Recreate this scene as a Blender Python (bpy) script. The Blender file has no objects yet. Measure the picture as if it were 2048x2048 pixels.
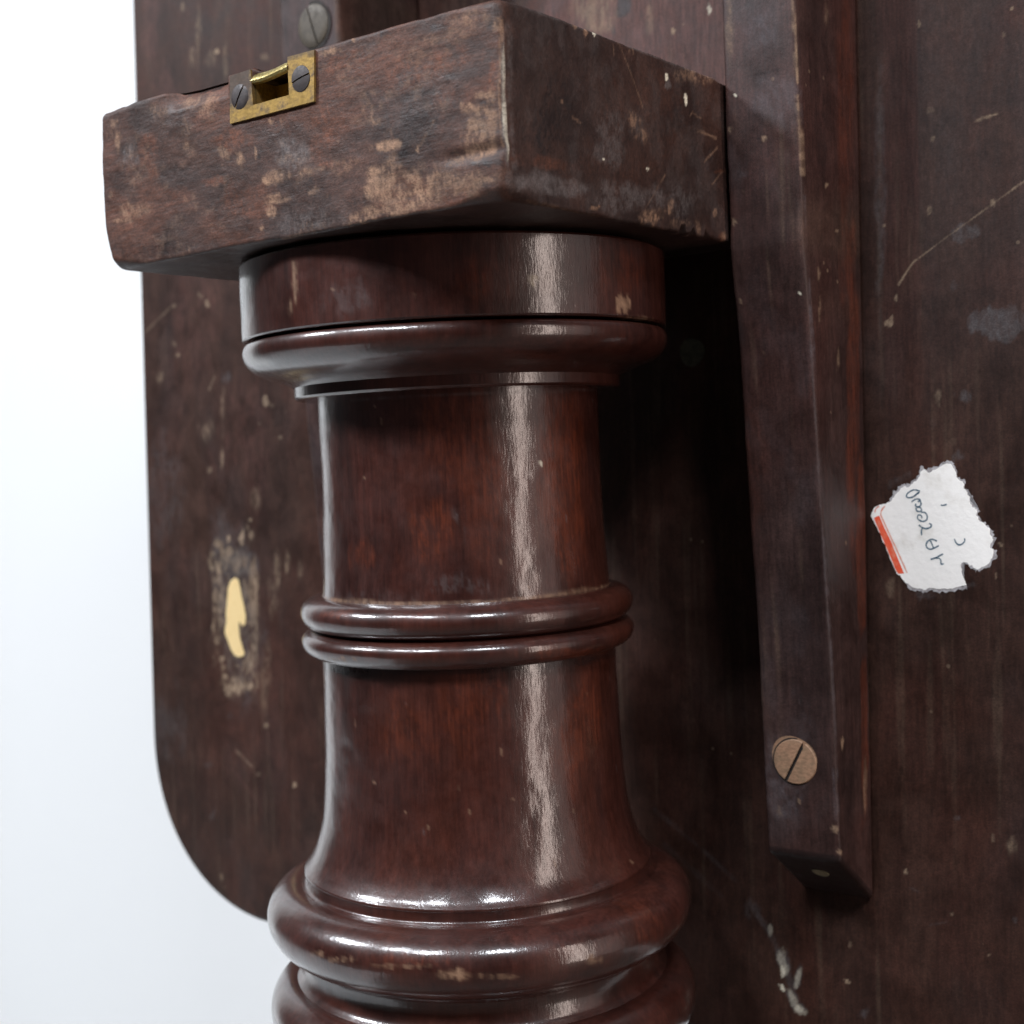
import bpy, bmesh, math, random
import numpy as np
from mathutils import Vector, Matrix

random.seed(7)
scene = bpy.context.scene
col = scene.collection

# ------------------------------------------------------------------ camera
cam_data = bpy.data.cameras.new("camera")
cam = bpy.data.objects.new("camera", cam_data)
col.objects.link(cam)
cam_data.sensor_width = 36.0
cam_data.lens = 48.7046
cam_data.clip_start = 0.01
cam_data.clip_end = 60.0
CAM = Vector((0.284832, -0.348742, 0.015605))
FW = Vector((-0.604385, 0.795495, -0.043671))
RT = Vector((0.796658, 0.602937, -0.042470))
UP = Vector((0.007454, 0.060460, 0.998143))
m = Matrix((RT, UP, -FW)).transposed().to_4x4()
m.translation = CAM
cam.matrix_world = m
cam_data.dof.use_dof = True
cam_data.dof.focus_distance = 0.385
cam_data.dof.aperture_fstop = 15.0
scene.camera = cam

# ------------------------------------------------------------------ light
world = bpy.data.worlds.new("World")
scene.world = world
world.use_nodes = True
bg = world.node_tree.nodes["Background"]
bg.inputs[0].default_value = (0.80, 0.88, 1.0, 1)
bg.inputs[1].default_value = 0.022
scene.view_settings.view_transform = 'Standard'
scene.view_settings.look = 'None'
scene.view_settings.exposure = 0.0
scene.view_settings.gamma = 1.0


def lamp(name, pos, aim, sx, sy, power, color):
    ld = bpy.data.lights.new(name, 'AREA')
    ld.shape = 'RECTANGLE'
    ld.size, ld.size_y = sx, sy
    ld.energy = power
    ld.color = color
    o = bpy.data.objects.new(name, ld)
    col.objects.link(o)
    o.location = pos
    d = Vector(aim) - Vector(pos)
    o.rotation_euler = d.to_track_quat('-Z', 'Y').to_euler()
    return o


def azel(az, el, d):                    # azimuth from -Y towards +X, elevation, distance
    a, e = math.radians(az), math.radians(el)
    return (d * math.cos(e) * math.sin(a), -d * math.cos(e) * math.cos(a), d * math.sin(e))


COOL = (0.90, 0.94, 1.0)
# the high windows of the workshop, in front of and above the table; the left one is the strongest
lamp("high_window_lamp", azel(-50, 39, 2.4), (0, 0, 0), 0.26, 0.28, 54, COOL)
lamp("high_window_lamp", azel(-20, 48, 2.0), (0, 0, 0), 0.24, 0.26, 15, COOL)
lamp("high_window_lamp", azel(3, 47, 2.0), (0, 0, 0), 0.26, 0.30, 23, COOL)
lamp("high_window_lamp", azel(52, 47, 2.0), (0, 0, 0), 0.34, 0.30, 26, COOL)
# tall warm doorway on the right, whose reflection runs down the column
lamp("doorway_lamp", azel(87, 3, 1.5), (0, 0, 0.0), 0.20, 1.5, 9.5, (1.0, 0.82, 0.74))
lamp("doorway_lamp", azel(108, 3, 1.7), (0, 0, 0.0), 0.8, 1.5, 2.2, (1.0, 0.80, 0.76))
# added lamp panel on the left for the column's rim light, behind the table plane
lamp("left_rim_lamp", azel(-101, 2, 1.6), (0, 0, 0.0), 0.46, 1.5, 1.5, (0.95, 0.98, 1.0))
# ------------------------------------------------------------------ surface marks
# Each mark: (kind, s, t, 2x2 ellipse axes in metres, strength, break-up) or a stroke
# (kind, [points], width, strength, break-up), in the surface's own coordinates.
# kinds: R bare pale wood, G dark stain, B grey bloom and painted light, A red-orange wood, W white speck
MARKS_A = [
('R',-0.05282,0.12300,0.005103,-0.000197,-0.000922,-0.002357,0.50,0.80),
('R',-0.03898,0.12299,0.004457,-0.000163,-0.000821,-0.002021,0.60,0.80),
('R',-0.02921,0.11961,0.003899,-0.000312,-0.000709,-0.003988,0.50,0.90),
('R',-0.03979,0.11287,0.002684,-0.000467,-0.000454,-0.005800,0.55,0.90),
('R',-0.07267,0.11751,0.001473,-0.000294,-0.000248,-0.003339,0.70,0.50),
('B',-0.06724,0.11171,0.004355,-0.000261,-0.000702,-0.003018,0.60,0.80),
('R',-0.02374,0.10584,0.004269,-0.000131,-0.000696,-0.001703,0.50,0.90),
('R',-0.01715,0.10249,0.002093,-0.000191,-0.000334,-0.002532,0.80,0.60),
('R',-0.01080,0.10331,0.000616,-0.000123,-0.000100,-0.001671,0.80,0.50),
('R',-0.00256,0.09529,0.005195,0.000253,-0.000286,-0.001971,0.85,0.60),
('R',-0.00241,0.08885,0.004754,0.000192,0.000020,-0.000846,0.90,0.60),
('R',-0.00474,0.09044,0.003591,0.000193,0.000006,-0.000850,0.60,0.60),
('R',-0.00605,0.08642,0.002348,0.001112,0.000589,-0.001612,0.90,0.60),
('R',0.01188,0.08941,0.002487,0.000508,0.000443,-0.000940,0.70,0.60),
('R',-0.01008,0.08202,0.000821,-0.000062,-0.000107,-0.000841,0.70,0.30),
('B',0.00364,0.10069,0.006679,-0.000346,-0.001081,-0.004907,0.75,0.80),
('R',0.00317,0.09966,0.005115,-0.000135,-0.000819,-0.001910,0.45,0.90),
('R',-0.06599,0.09498,0.005796,-0.000235,-0.000801,-0.002726,0.45,0.90),
('R',-0.07089,0.09241,0.005388,-0.000066,-0.000720,-0.000763,0.45,0.70),
('R',-0.07712,0.10118,0.000996,-0.000095,-0.000144,-0.001075,0.60,0.40),
('R',-0.07417,0.12316,0.002957,-0.000134,-0.000519,-0.001518,0.50,0.70),
('R',0.02007,0.12562,0.004410,0.000180,-0.000241,-0.000821,0.90,0.50),
('R',0.01052,0.09507,0.006463,0.000216,-0.000036,-0.000968,0.50,0.70),
('R',-0.00425,0.11131,0.001005,-0.000070,-0.000177,-0.000963,0.70,0.40),
('A',-0.05695,0.11050,0.005171,-0.000753,-0.000837,-0.008926,0.60,0.70),
('A',-0.01900,0.10892,0.008414,-0.000235,-0.001420,-0.003097,0.80,0.70),
('A',-0.02848,0.09807,0.005633,-0.000111,-0.000847,-0.001433,0.70,0.70),
('A',-0.00112,0.10965,0.005975,-0.000197,-0.001042,-0.002738,0.50,0.70),
('A',0.01858,0.10352,0.006744,-0.000626,-0.001148,-0.009309,0.60,0.70),
('A',0.01656,0.09603,0.004475,0.000213,-0.000032,-0.000959,0.80,0.60),
('A',0.02080,0.12253,0.007424,-0.000212,-0.001493,-0.003160,0.70,0.70),
('A',-0.01339,0.09083,0.016577,-0.000417,-0.002368,-0.005616,0.45,0.70),
('A',0.05101,0.07369,0.016694,0.000444,0.000506,-0.002066,0.40,0.70),
('G',-0.03217,0.12696,0.010300,0.000503,-0.000295,-0.001783,1.00,0.30),
('G',-0.00819,0.10218,0.002852,-0.000142,-0.000460,-0.001943,0.70,0.70),
('G',-0.04106,0.11970,0.002243,-0.000094,-0.000401,-0.001160,0.70,0.60),
('G',-0.00001,0.08586,0.004378,-0.000157,-0.000605,-0.002204,0.60,0.70),
('G',0.00648,0.09322,0.007794,-0.000380,-0.001177,-0.005442,0.40,0.80),
('R',0.03942,0.09724,0.004540,0.000164,-0.000282,-0.001316,1.00,0.50),
('R',0.05003,0.09446,0.000677,-0.000069,-0.000111,-0.001140,0.90,0.40),
('R',0.03452,0.10448,0.003202,-0.000083,-0.000564,-0.001295,0.50,0.70),
('R',0.07229,0.10409,0.003758,-0.000054,-0.000703,-0.000972,0.90,0.50),
('R',0.06864,0.10143,0.003938,-0.000668,-0.001546,-0.001551,0.80,0.70),
('R',0.06876,0.09510,0.004761,-0.000219,-0.000811,-0.003924,0.65,0.80),
('R',0.07491,0.09736,0.001863,-0.000410,-0.000328,-0.007516,0.55,0.80),
('R',0.06932,0.09068,0.006605,0.000312,-0.000173,-0.001880,0.70,0.80),
('R',0.06312,0.08968,0.003837,0.000214,0.000013,-0.001014,0.70,0.70),
('R',0.03477,0.09132,0.002849,-0.000083,-0.000441,-0.001301,0.85,0.60),
('R',0.03835,0.08867,0.005204,-0.002848,-0.002218,-0.004725,0.65,0.90),
('R',0.04562,0.08409,0.012722,-0.000297,-0.001853,-0.004867,0.75,0.90),
('R',0.05712,0.08583,0.007276,-0.000191,-0.001102,-0.003264,0.65,0.90),
('R',0.06372,0.08308,0.009951,0.000465,-0.000128,-0.002783,0.60,0.80),
('R',0.03586,0.08025,0.012984,0.000462,0.000243,-0.002121,0.60,0.90),
('R',0.03242,0.08574,0.002154,-0.000134,-0.000313,-0.002093,0.85,0.60),
('R',0.07225,0.08329,0.002198,-0.000034,-0.000332,-0.000612,0.80,0.60),
('R',0.07678,0.12026,0.001846,-0.000130,-0.000400,-0.002397,0.75,0.70),
('R',0.02906,0.12679,0.000722,-0.000034,-0.000152,-0.000519,0.90,0.30),
('R',0.02146,0.10142,0.000557,-0.000035,-0.000093,-0.000530,0.80,0.20),
('R',0.06767,0.12421,0.006349,-0.000137,-0.001398,-0.002432,0.40,0.80),
('R',0.06295,0.12090,0.009498,0.000451,-0.000217,-0.001784,0.25,0.80),
('A',0.05027,0.11546,0.010712,0.000654,-0.000720,-0.003889,0.85,0.70),
('A',0.07536,0.10839,0.002168,-0.000250,-0.000424,-0.004585,0.90,0.60),
('A',0.02556,0.12105,0.012796,-0.000310,-0.002562,-0.004706,0.60,0.70),
('A',0.01530,0.10854,0.006432,-0.000400,-0.001140,-0.005872,0.60,0.70),
('A',0.06185,0.11615,0.011347,-0.000213,-0.002318,-0.003696,0.45,0.80),
('A',0.05648,0.08060,0.014924,-0.000221,-0.002126,-0.003777,0.35,0.80),
('G',0.04571,0.09414,0.003433,-0.000086,-0.000557,-0.001404,0.95,0.50),
('G',0.07248,0.08745,0.005648,0.000025,-0.000584,-0.000742,1.00,0.30),
('G',0.04195,0.10110,0.012851,-0.000318,-0.002220,-0.005124,0.55,0.80),
('G',0.05163,0.10693,0.016130,-0.000377,-0.002990,-0.006289,0.55,0.80),
('G',0.05800,0.12370,0.002954,-0.000073,-0.000637,-0.001237,0.70,0.60),
('G',0.04073,0.12666,0.003739,0.000373,-0.000068,-0.001326,0.60,0.70),
('G',0.07249,0.10208,0.002448,-0.000169,-0.000791,-0.000573,0.70,0.50),
('G',0.07170,0.09632,0.001414,-0.000094,-0.000245,-0.001707,0.70,0.50),
('G',0.07366,0.10028,0.001247,-0.000053,-0.000226,-0.000971,0.50,0.50),
('G',0.02870,0.08456,0.004725,-0.000119,-0.000673,-0.001843,0.50,0.80),
('G',-0.05960,0.08193,0.021376,-0.000254,-0.002586,-0.003015,0.45,0.80),
('G',-0.05058,0.10483,0.013855,-0.000244,-0.002151,-0.002954,0.40,0.80),
('B',0.05512,0.12860,0.007149,0.000132,-0.000255,-0.000517,0.70,0.50),  # highlight along the top edge, painted in grey
('B',0.00961,0.08179,0.017184,0.000744,0.000266,-0.003319,0.35,0.90),
('B',[(0.0786,0.1246),(0.0784,0.1188),(0.0777,0.1117),(0.0779,0.1032),(0.0776,0.0959),(0.0781,0.0875),(0.0796,0.0810)],0.00084,1.00,0.35),
('W',[(0.0787,0.1250),(0.0786,0.1188),(0.0780,0.1104),(0.0780,0.1019),(0.0779,0.0959),(0.0784,0.0872),(0.0799,0.0807)],0.00060,0.42,0.55),
('R',[(0.0779,0.1213),(0.0775,0.1154),(0.0770,0.1021),(0.0771,0.0911)],0.00060,0.70,0.70),
('B',[(-0.0767,0.1256),(-0.0464,0.1272),(-0.0229,0.1278),(0.0128,0.1279),(0.0315,0.1278),(0.0559,0.1277),(0.0721,0.1265)],0.00050,0.60,0.60),
('R',[(0.0278,0.0700),(0.0054,0.0782),(-0.0026,0.0780)],0.00038,0.30,0.60),
('R',[(0.0560,0.1009),(0.0509,0.0955)],0.00039,0.35,0.70),
('B',[(-0.0459,0.0773),(-0.0214,0.0773)],0.00066,0.40,0.60)]

MARKS_B = [
('B',[(-0.0698,0.1196),(-0.0697,0.1086),(-0.0702,0.0963),(-0.0696,0.0866)],0.00268,0.40,0.90),
('B',-0.05291,0.08361,0.023156,-0.000884,0.000816,-0.002638,0.80,0.50),
('B',-0.06313,0.08370,0.008586,-0.000232,0.001108,-0.003279,0.60,0.60),
('B',-0.02053,0.10342,0.015455,-0.000439,0.002448,-0.006078,0.40,0.80),
('B',-0.02791,0.09512,0.011001,-0.000294,0.001578,-0.004083,0.45,0.80),
('R',-0.01128,0.10572,0.003568,0.002457,0.001237,-0.003529,0.60,1.00),
('B',-0.02063,0.08439,0.024514,-0.000300,0.002921,-0.004150,0.55,0.80),
('B',0.01657,0.08838,0.011968,-0.000482,0.001416,-0.006555,0.45,0.80),
('G',-0.05148,0.10376,0.010378,-0.000827,0.001764,-0.011632,0.90,0.70),
('G',-0.04469,0.12624,0.019318,-0.001585,0.000209,-0.002523,0.80,0.60),
('G',0.00020,0.12632,0.011229,-0.001831,-0.000123,-0.002465,0.70,0.60),
('G',-0.03405,0.11136,0.009725,-0.000577,0.001749,-0.008050,0.40,0.80),
('W',0.00632,0.12221,0.001146,-0.000085,0.000214,-0.001165,1.00,0.20),
('B',0.00734,0.12067,0.001726,-0.000107,0.000317,-0.001460,0.80,0.30),
('W',0.01755,0.11784,0.001490,0.000462,0.000362,-0.002103,1.00,0.20),
('W',-0.02875,0.09365,0.000623,-0.000029,0.000088,-0.000408,0.80,0.10),
('W',-0.00597,0.09418,0.000821,-0.000041,0.000111,-0.000570,0.70,0.20),
('R',-0.04749,0.10611,0.000689,-0.000056,0.000120,-0.000782,0.60,0.30),
('R',[(-0.0188,0.1273),(-0.0129,0.1193),(-0.0074,0.1112)],0.00042,0.50,0.50),
('R',[(0.0212,0.1145),(0.0266,0.1137)],0.00052,0.60,0.50),
('R',[(0.0244,0.1097),(0.0356,0.1093)],0.00101,0.80,0.40),
('R',[(0.0275,0.1010),(0.0363,0.1065)],0.00067,0.85,0.30),
('R',[(0.0320,0.0946),(0.0384,0.0993)],0.00050,0.50,0.40),
('R',[(0.0196,0.1133),(0.0215,0.1151)],0.00045,0.70,0.30),
('R',[(-0.0429,0.1027),(-0.0390,0.1019)],0.00039,0.40,0.40),
('R',[(-0.0082,0.0824),(0.0037,0.0938)],0.00041,0.30,0.60),
('R',-0.03979,0.12704,0.000947,-0.000066,0.000204,-0.000926,0.70,0.40),
('R',-0.03485,0.12692,0.000967,-0.000086,0.000206,-0.001204,0.85,0.40),
('W',-0.03050,0.12718,0.000985,-0.000048,0.000209,-0.000675,0.80,0.40),
('R',-0.01138,0.12625,0.000400,-0.000092,0.000081,-0.001265,0.60,0.30),
('R',-0.01348,0.12610,0.000397,-0.000081,0.000080,-0.001119,0.50,0.30),
('R',-0.02126,0.12493,0.000384,-0.000119,0.000078,-0.001652,0.40,0.30),
('R',0.02413,0.12598,0.013497,-0.000167,0.002533,-0.002261,0.60,0.95),
('R',-0.00309,0.08122,0.007394,0.001275,0.002166,-0.001867,0.85,0.80),
('G',0.00284,0.08244,0.002022,-0.001814,-0.000265,-0.002025,0.90,0.40),
('R',0.00702,0.08522,0.001655,-0.001275,-0.000036,-0.002247,0.85,0.60),
('R',0.02260,0.08057,0.001510,0.000951,0.000310,-0.002538,0.85,0.60),
('R',0.01279,0.08103,0.007672,-0.000130,0.000806,-0.001775,0.45,0.90),
('A',0.03850,0.07942,0.002927,-0.000116,0.000284,-0.001554,1.00,0.30),
('R',0.03850,0.07942,0.002602,-0.000092,0.000253,-0.001243,0.50,0.50),
('R',-0.03438,0.07995,0.002437,-0.000048,0.000276,-0.000672,0.90,0.40),
('A',0.03742,0.09944,0.003845,0.000134,0.000835,-0.000435,0.90,0.30),
('R',0.03294,0.08620,0.001274,-0.000091,0.000141,-0.001230,0.60,0.40),
('A',-0.05542,0.08876,0.015395,-0.000387,0.001197,-0.001569,0.70,0.60),
('R',[(-0.0635,0.0784),(-0.0389,0.0776),(-0.0316,0.0776)],0.00087,0.35,0.70),
('A',-0.00368,0.10694,0.033095,-0.001249,0.005299,-0.017154,0.30,0.80),
('A',0.02906,0.11820,0.006255,-0.001238,0.001072,-0.016747,0.30,0.70),
('B',[(-0.0601,0.1269),(-0.0208,0.1273),(0.0041,0.1269),(0.0392,0.1273)],0.00044,0.50,0.60)]

MARKS_TABLE = [
('R',-0.21650,0.09046,0.001986,0.000992,0.000280,-0.002057,0.75,0.30),
('R',-0.22161,0.09445,0.001844,-0.000935,-0.001235,-0.000618,0.45,0.40),
('R',-0.17889,0.04311,0.001930,0.000527,0.000125,-0.002458,1.00,0.20),
('R',-0.17509,0.04066,0.001291,-0.000034,-0.000069,-0.000892,0.50,0.30),
('R',-0.24045,0.09139,0.001458,-0.000041,-0.000142,-0.000944,0.45,0.30),
('R',[(-0.2641,0.0799),(-0.2415,0.0915)],0.00093,0.28,0.50),
('R',-0.23817,0.06799,0.001453,-0.000041,-0.000110,-0.000944,0.50,0.30),
('R',-0.24051,0.07315,0.001284,0.001215,0.000371,-0.001535,0.40,0.40),
('R',-0.25149,0.05869,0.002234,-0.000168,-0.000148,-0.003825,0.35,0.50),
('R',[(-0.2164,0.0506),(-0.2127,0.0561)],0.00099,0.40,0.40),
('B',-0.20412,0.05485,0.002728,-0.000112,-0.000180,-0.002747,0.50,0.50),
('R',-0.20906,0.01802,0.001379,-0.000227,-0.000042,-0.005539,0.40,0.60),
('R',-0.21762,0.01292,0.001751,-0.000077,-0.000045,-0.001862,0.35,0.50),
('R',-0.17018,0.02617,0.001279,-0.000034,-0.000051,-0.000889,0.45,0.30),
('R',-0.18687,-0.00145,0.003305,-0.000232,-0.000042,-0.005886,0.30,0.70),
('R',-0.20799,0.03575,0.001719,-0.000565,-0.000082,-0.013809,0.25,0.80),
('R',-0.21755,0.03155,0.004900,-0.000232,-0.000212,-0.005576,0.25,0.80),
('B',-0.20303,-0.05308,0.015697,0.002396,0.001312,-0.037886,0.60,0.70),
('R',-0.20303,-0.05308,0.015015,0.002323,0.001255,-0.036738,0.34,1.00),
('G',-0.20317,-0.05654,0.010247,-0.001119,0.000407,-0.027738,0.30,0.90),
('R',-0.21233,-0.02783,0.006250,-0.000324,0.000078,-0.007905,0.50,0.95),
('R',-0.21383,-0.04765,0.004878,-0.000671,0.000151,-0.016330,0.45,0.95),
('R',-0.19066,-0.04693,0.003334,-0.000992,0.000103,-0.025102,0.42,0.95),
('R',-0.20167,-0.08693,0.010908,-0.000204,0.000748,-0.005093,0.60,0.90),
('R',-0.19384,-0.07677,0.006043,-0.000364,0.000359,-0.009182,0.45,0.95),
('R',-0.19866,-0.02881,0.010151,-0.000239,0.000137,-0.005968,0.30,0.95),
('R',-0.21380,-0.02134,0.003481,-0.000096,0.000022,-0.002327,0.50,0.80),
('R',-0.20577,-0.01921,0.001371,-0.000075,0.000006,-0.001847,0.70,0.40),
('R',-0.20566,-0.02498,0.002400,-0.000084,0.000023,-0.002079,0.90,0.40),
('R',-0.19691,-0.01871,0.001686,-0.000165,0.000007,-0.004121,1.00,0.30),
('R',-0.19122,-0.01050,0.001334,-0.000045,-0.000005,-0.001138,1.00,0.20),
('R',-0.19336,-0.01391,0.001339,-0.000073,-0.000001,-0.001824,0.60,0.40),
('R',-0.19050,-0.01755,0.001998,-0.000126,0.000006,-0.003185,0.55,0.70),
('R',-0.21846,-0.03282,0.001405,-0.000048,0.000024,-0.001170,0.90,0.30),
('R',-0.21358,-0.03297,0.001740,-0.000096,0.000030,-0.002329,1.00,0.30),
('R',-0.21450,-0.03834,0.003487,-0.000077,0.000078,-0.001866,0.50,0.80),
('R',-0.21171,-0.04665,0.001388,-0.000095,0.000042,-0.002328,0.70,0.40),
('R',-0.21725,-0.04588,0.001402,-0.000097,0.000041,-0.002340,0.50,0.40),
('R',-0.21819,-0.06018,0.001406,-0.000087,0.000060,-0.002111,0.70,0.40),
('R',-0.21601,-0.06663,0.001750,-0.000087,0.000085,-0.002108,0.60,0.40),
('R',-0.21253,-0.07509,0.001391,-0.000057,0.000079,-0.001402,0.90,0.30),
('R',-0.21199,-0.07902,0.001043,-0.000076,0.000063,-0.001869,0.60,0.40),
('R',-0.21078,-0.08313,0.001734,-0.000095,0.000112,-0.002334,0.90,0.30),
('R',-0.20547,-0.08812,0.004807,-0.000103,0.000334,-0.002556,0.85,0.70),
('R',-0.19692,-0.08661,0.004729,-0.000073,0.000325,-0.001844,0.85,0.70),
('R',-0.19086,-0.06883,0.001669,-0.000072,0.000087,-0.001830,0.60,0.40),
('R',-0.19478,-0.07499,0.002691,-0.000201,0.000155,-0.005054,0.45,0.80),
('R',-0.20266,-0.07753,0.002049,-0.000037,0.000122,-0.000926,0.60,0.50),
('R',-0.20868,-0.09090,0.002764,-0.000057,0.000199,-0.001399,0.70,0.60),
('B',-0.19635,-0.03015,0.011454,-0.000220,0.000170,-0.005498,0.70,0.70),
('R',[(-0.1888,-0.0257),(-0.1886,-0.0537),(-0.1893,-0.0874)],0.00068,0.45,0.70),
('R',[(-0.2181,-0.0314),(-0.2179,-0.0618),(-0.2107,-0.0906)],0.00070,0.30,0.80),
('R',-0.17470,-0.03297,0.002262,-0.000345,0.000040,-0.008976,0.40,0.70),
('R',-0.16756,-0.03062,0.001593,-0.000220,0.000025,-0.005793,0.40,0.70),
('R',-0.15973,-0.03271,0.001883,-0.000182,0.000034,-0.004865,0.35,0.70),
('R',-0.17782,-0.04653,0.003252,-0.000523,0.000101,-0.013523,0.20,0.80),
('R',-0.18387,-0.07618,0.003952,-0.000798,0.000235,-0.020463,0.20,0.80),
('R',-0.16682,-0.12880,0.001277,-0.000051,0.000143,-0.001349,0.95,0.20),
('R',-0.18396,-0.10389,0.001319,-0.000044,0.000114,-0.001140,0.60,0.30),
('R',-0.21742,-0.17752,0.001408,-0.000068,0.000214,-0.001659,0.60,0.40),
('R',-0.19046,-0.12641,0.001670,-0.000036,0.000179,-0.000920,0.40,0.40),
('B',-0.22408,-0.12576,0.003559,-0.000069,0.000368,-0.001661,0.40,0.50),
('R',[(-0.2046,-0.1173),(-0.1943,-0.1234)],0.00136,0.30,0.60),
('A',[(-0.2080,-0.1255),(-0.1939,-0.1369),(-0.1865,-0.1447)],0.00129,0.35,0.60),
('B',-0.22295,-0.14974,0.001590,-0.001909,-0.000300,-0.002811,0.35,0.50),
('B',-0.20841,-0.10134,0.002072,-0.000076,0.000169,-0.001866,0.30,0.60),
('B',-0.25927,-0.10989,0.015175,-0.000860,0.001301,-0.019573,0.30,0.80),
('B',-0.25073,-0.00064,0.014897,-0.001260,-0.000189,-0.028833,0.25,0.80),
('R',-0.20519,0.20450,0.001701,-0.000047,-0.000353,-0.001129,0.85,0.20),
('R',-0.22761,0.22983,0.001773,-0.000089,-0.000401,-0.002070,0.50,0.40),
('R',-0.22189,0.20542,0.002107,-0.000252,-0.000432,-0.005963,0.35,0.70),
('R',-0.21015,0.20118,0.003435,-0.000151,-0.000698,-0.003631,0.35,0.70),
('R',-0.17330,0.19502,0.002560,-0.000085,-0.000524,-0.002191,0.30,0.60),
('R',-0.21788,0.21681,0.002787,-0.000576,-0.000603,-0.013694,0.25,0.70),
('R',-0.19960,0.19927,0.002020,-0.000458,-0.000411,-0.011235,0.25,0.70),
('A',-0.25203,0.22420,0.007419,-0.001361,-0.001605,-0.030602,0.50,0.60),
('A',-0.24223,0.19379,0.007294,-0.000614,-0.001389,-0.014039,0.40,0.60),
('A',-0.14384,0.06300,0.018187,-0.000948,-0.001418,-0.025873,0.25,0.70),
('A',-0.22135,0.09233,0.017595,-0.001557,-0.001753,-0.037084,0.30,0.70),
('A',-0.19664,0.02152,0.020194,-0.001463,-0.000696,-0.036478,0.25,0.80),
('R',0.12433,0.14482,0.000645,-0.000017,-0.000141,-0.000936,0.45,0.30),
('R',0.12800,0.10812,0.000639,-0.000014,-0.000108,-0.000779,0.45,0.30),
('R',0.12704,0.11704,0.001281,-0.000023,-0.000233,-0.001247,0.30,0.50),
('R',0.15304,0.14304,0.000595,-0.000010,-0.000134,-0.000599,0.70,0.20),
('R',0.15037,0.13564,0.000582,0.000472,0.000361,-0.000680,0.35,0.40),
('R',[(0.1417,0.1113),(0.1451,0.1119),(0.1480,0.1122)],0.00074,0.50,0.40),
('R',[(0.1556,0.0905),(0.1466,0.0853),(0.1387,0.0807),(0.1308,0.0762),(0.1254,0.0729),(0.1207,0.0700)],0.00050,0.50,0.50),
('R',[(0.1215,0.0708),(0.1185,0.0672),(0.1161,0.0638)],0.00077,0.85,0.40),
('R',0.11501,0.05913,0.000664,-0.000024,-0.000066,-0.001276,0.80,0.30),
('R',0.11253,0.05168,0.001248,-0.000420,-0.000551,-0.001018,1.00,0.30),
('R',0.11340,0.05321,0.000467,-0.000359,-0.000207,-0.000870,0.70,0.30),
('R',0.11163,0.08321,0.000502,-0.000012,-0.000066,-0.000639,0.60,0.30),
('R',0.12647,0.08580,0.000803,-0.000026,-0.000111,-0.001409,0.40,0.40),
('R',0.14665,0.08545,0.001006,0.000510,0.000557,-0.000822,0.50,0.40),
('B',0.13819,0.07723,0.004354,-0.000059,-0.000560,-0.003391,0.65,0.40),
('B',0.14709,0.04858,0.006984,-0.000082,-0.000626,-0.004887,0.85,0.30),
('B',0.15238,0.04902,0.004487,-0.000075,-0.000408,-0.004547,0.50,0.40),
('B',0.13383,0.06114,0.000945,-0.000028,-0.000100,-0.001554,0.50,0.40),
('R',0.12812,0.02639,0.001122,-0.000051,-0.000064,-0.002830,0.45,0.70),
('B',0.13606,0.02656,0.002508,-0.000033,-0.000144,-0.001866,0.60,0.60),
('B',0.12620,0.01829,0.001289,-0.000040,-0.000058,-0.002209,0.30,0.60),
('R',0.13251,0.01330,0.000951,-0.000028,-0.000037,-0.001565,0.25,0.60),
('B',0.11022,0.08821,0.001679,-0.000931,-0.000233,-0.048009,0.35,0.70),
('B',0.06591,-0.15308,0.000952,-0.000046,0.000168,-0.002089,0.70,0.30),
('B',0.07079,-0.16256,0.002402,0.000921,0.000921,-0.004211,0.95,0.40),
('W',0.07060,-0.16277,0.001849,0.000851,0.000709,-0.003888,0.30,0.30),
('W',0.07569,-0.16866,0.001250,-0.001239,-0.000063,-0.004221,0.26,0.30),
('W',0.07442,-0.17596,0.001203,0.001594,0.000739,-0.003123,0.30,0.30),
('W',0.07659,-0.17842,0.001905,-0.000863,-0.000626,-0.001518,0.20,0.30),
('W',0.06610,-0.15304,0.000951,-0.000046,0.000168,-0.002088,0.22,0.30),
('B',[(0.0594,-0.1462),(0.0659,-0.1538),(0.0704,-0.1633),(0.0766,-0.1784)],0.00229,0.50,0.50),
('W',0.07034,-0.16610,0.000914,0.000586,0.000401,-0.002054,0.50,0.40),
('B',0.07569,-0.16866,0.001428,-0.001239,-0.000072,-0.004221,0.80,0.50),
('W',0.07002,-0.17220,0.000690,0.000686,0.000431,-0.001271,0.75,0.30),
('B',0.07350,-0.17546,0.001048,0.001464,0.000603,-0.003207,0.90,0.40),
('W',0.07659,-0.17807,0.002064,-0.000959,-0.000679,-0.001686,0.35,0.50),
('B',0.07659,-0.17807,0.002222,-0.001055,-0.000731,-0.001855,0.90,0.40),
('B',0.05936,-0.14654,0.003096,-0.000079,0.000515,-0.003508,0.35,0.70),
('R',0.11468,-0.12531,0.000669,-0.000015,0.000100,-0.000814,0.85,0.20),
('R',0.09400,-0.16536,0.001214,-0.000366,-0.000428,-0.000653,0.65,0.30),
('R',0.12968,-0.13659,0.000446,-0.000463,-0.000375,-0.000529,0.50,0.30),
('B',0.14935,-0.13513,0.000608,-0.000015,0.000104,-0.000932,0.40,0.40),
('B',0.13182,-0.10594,0.001117,-0.000014,0.000142,-0.000794,0.55,0.40),
('R',0.14852,-0.11203,0.002132,-0.000051,0.000295,-0.003103,0.35,0.70),
('R',0.14288,-0.11047,0.000774,-0.000024,0.000105,-0.001407,0.35,0.60),
('B',[(0.1161,-0.1303),(0.1191,-0.1313)],0.00047,0.40,0.40),
('B',0.09925,-0.17463,0.001904,0.001098,0.001902,-0.001041,0.40,0.60),
('B',[(0.0207,-0.1169),(0.0390,-0.1281),(0.0528,-0.1376)],0.00165,0.25,0.60),
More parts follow.
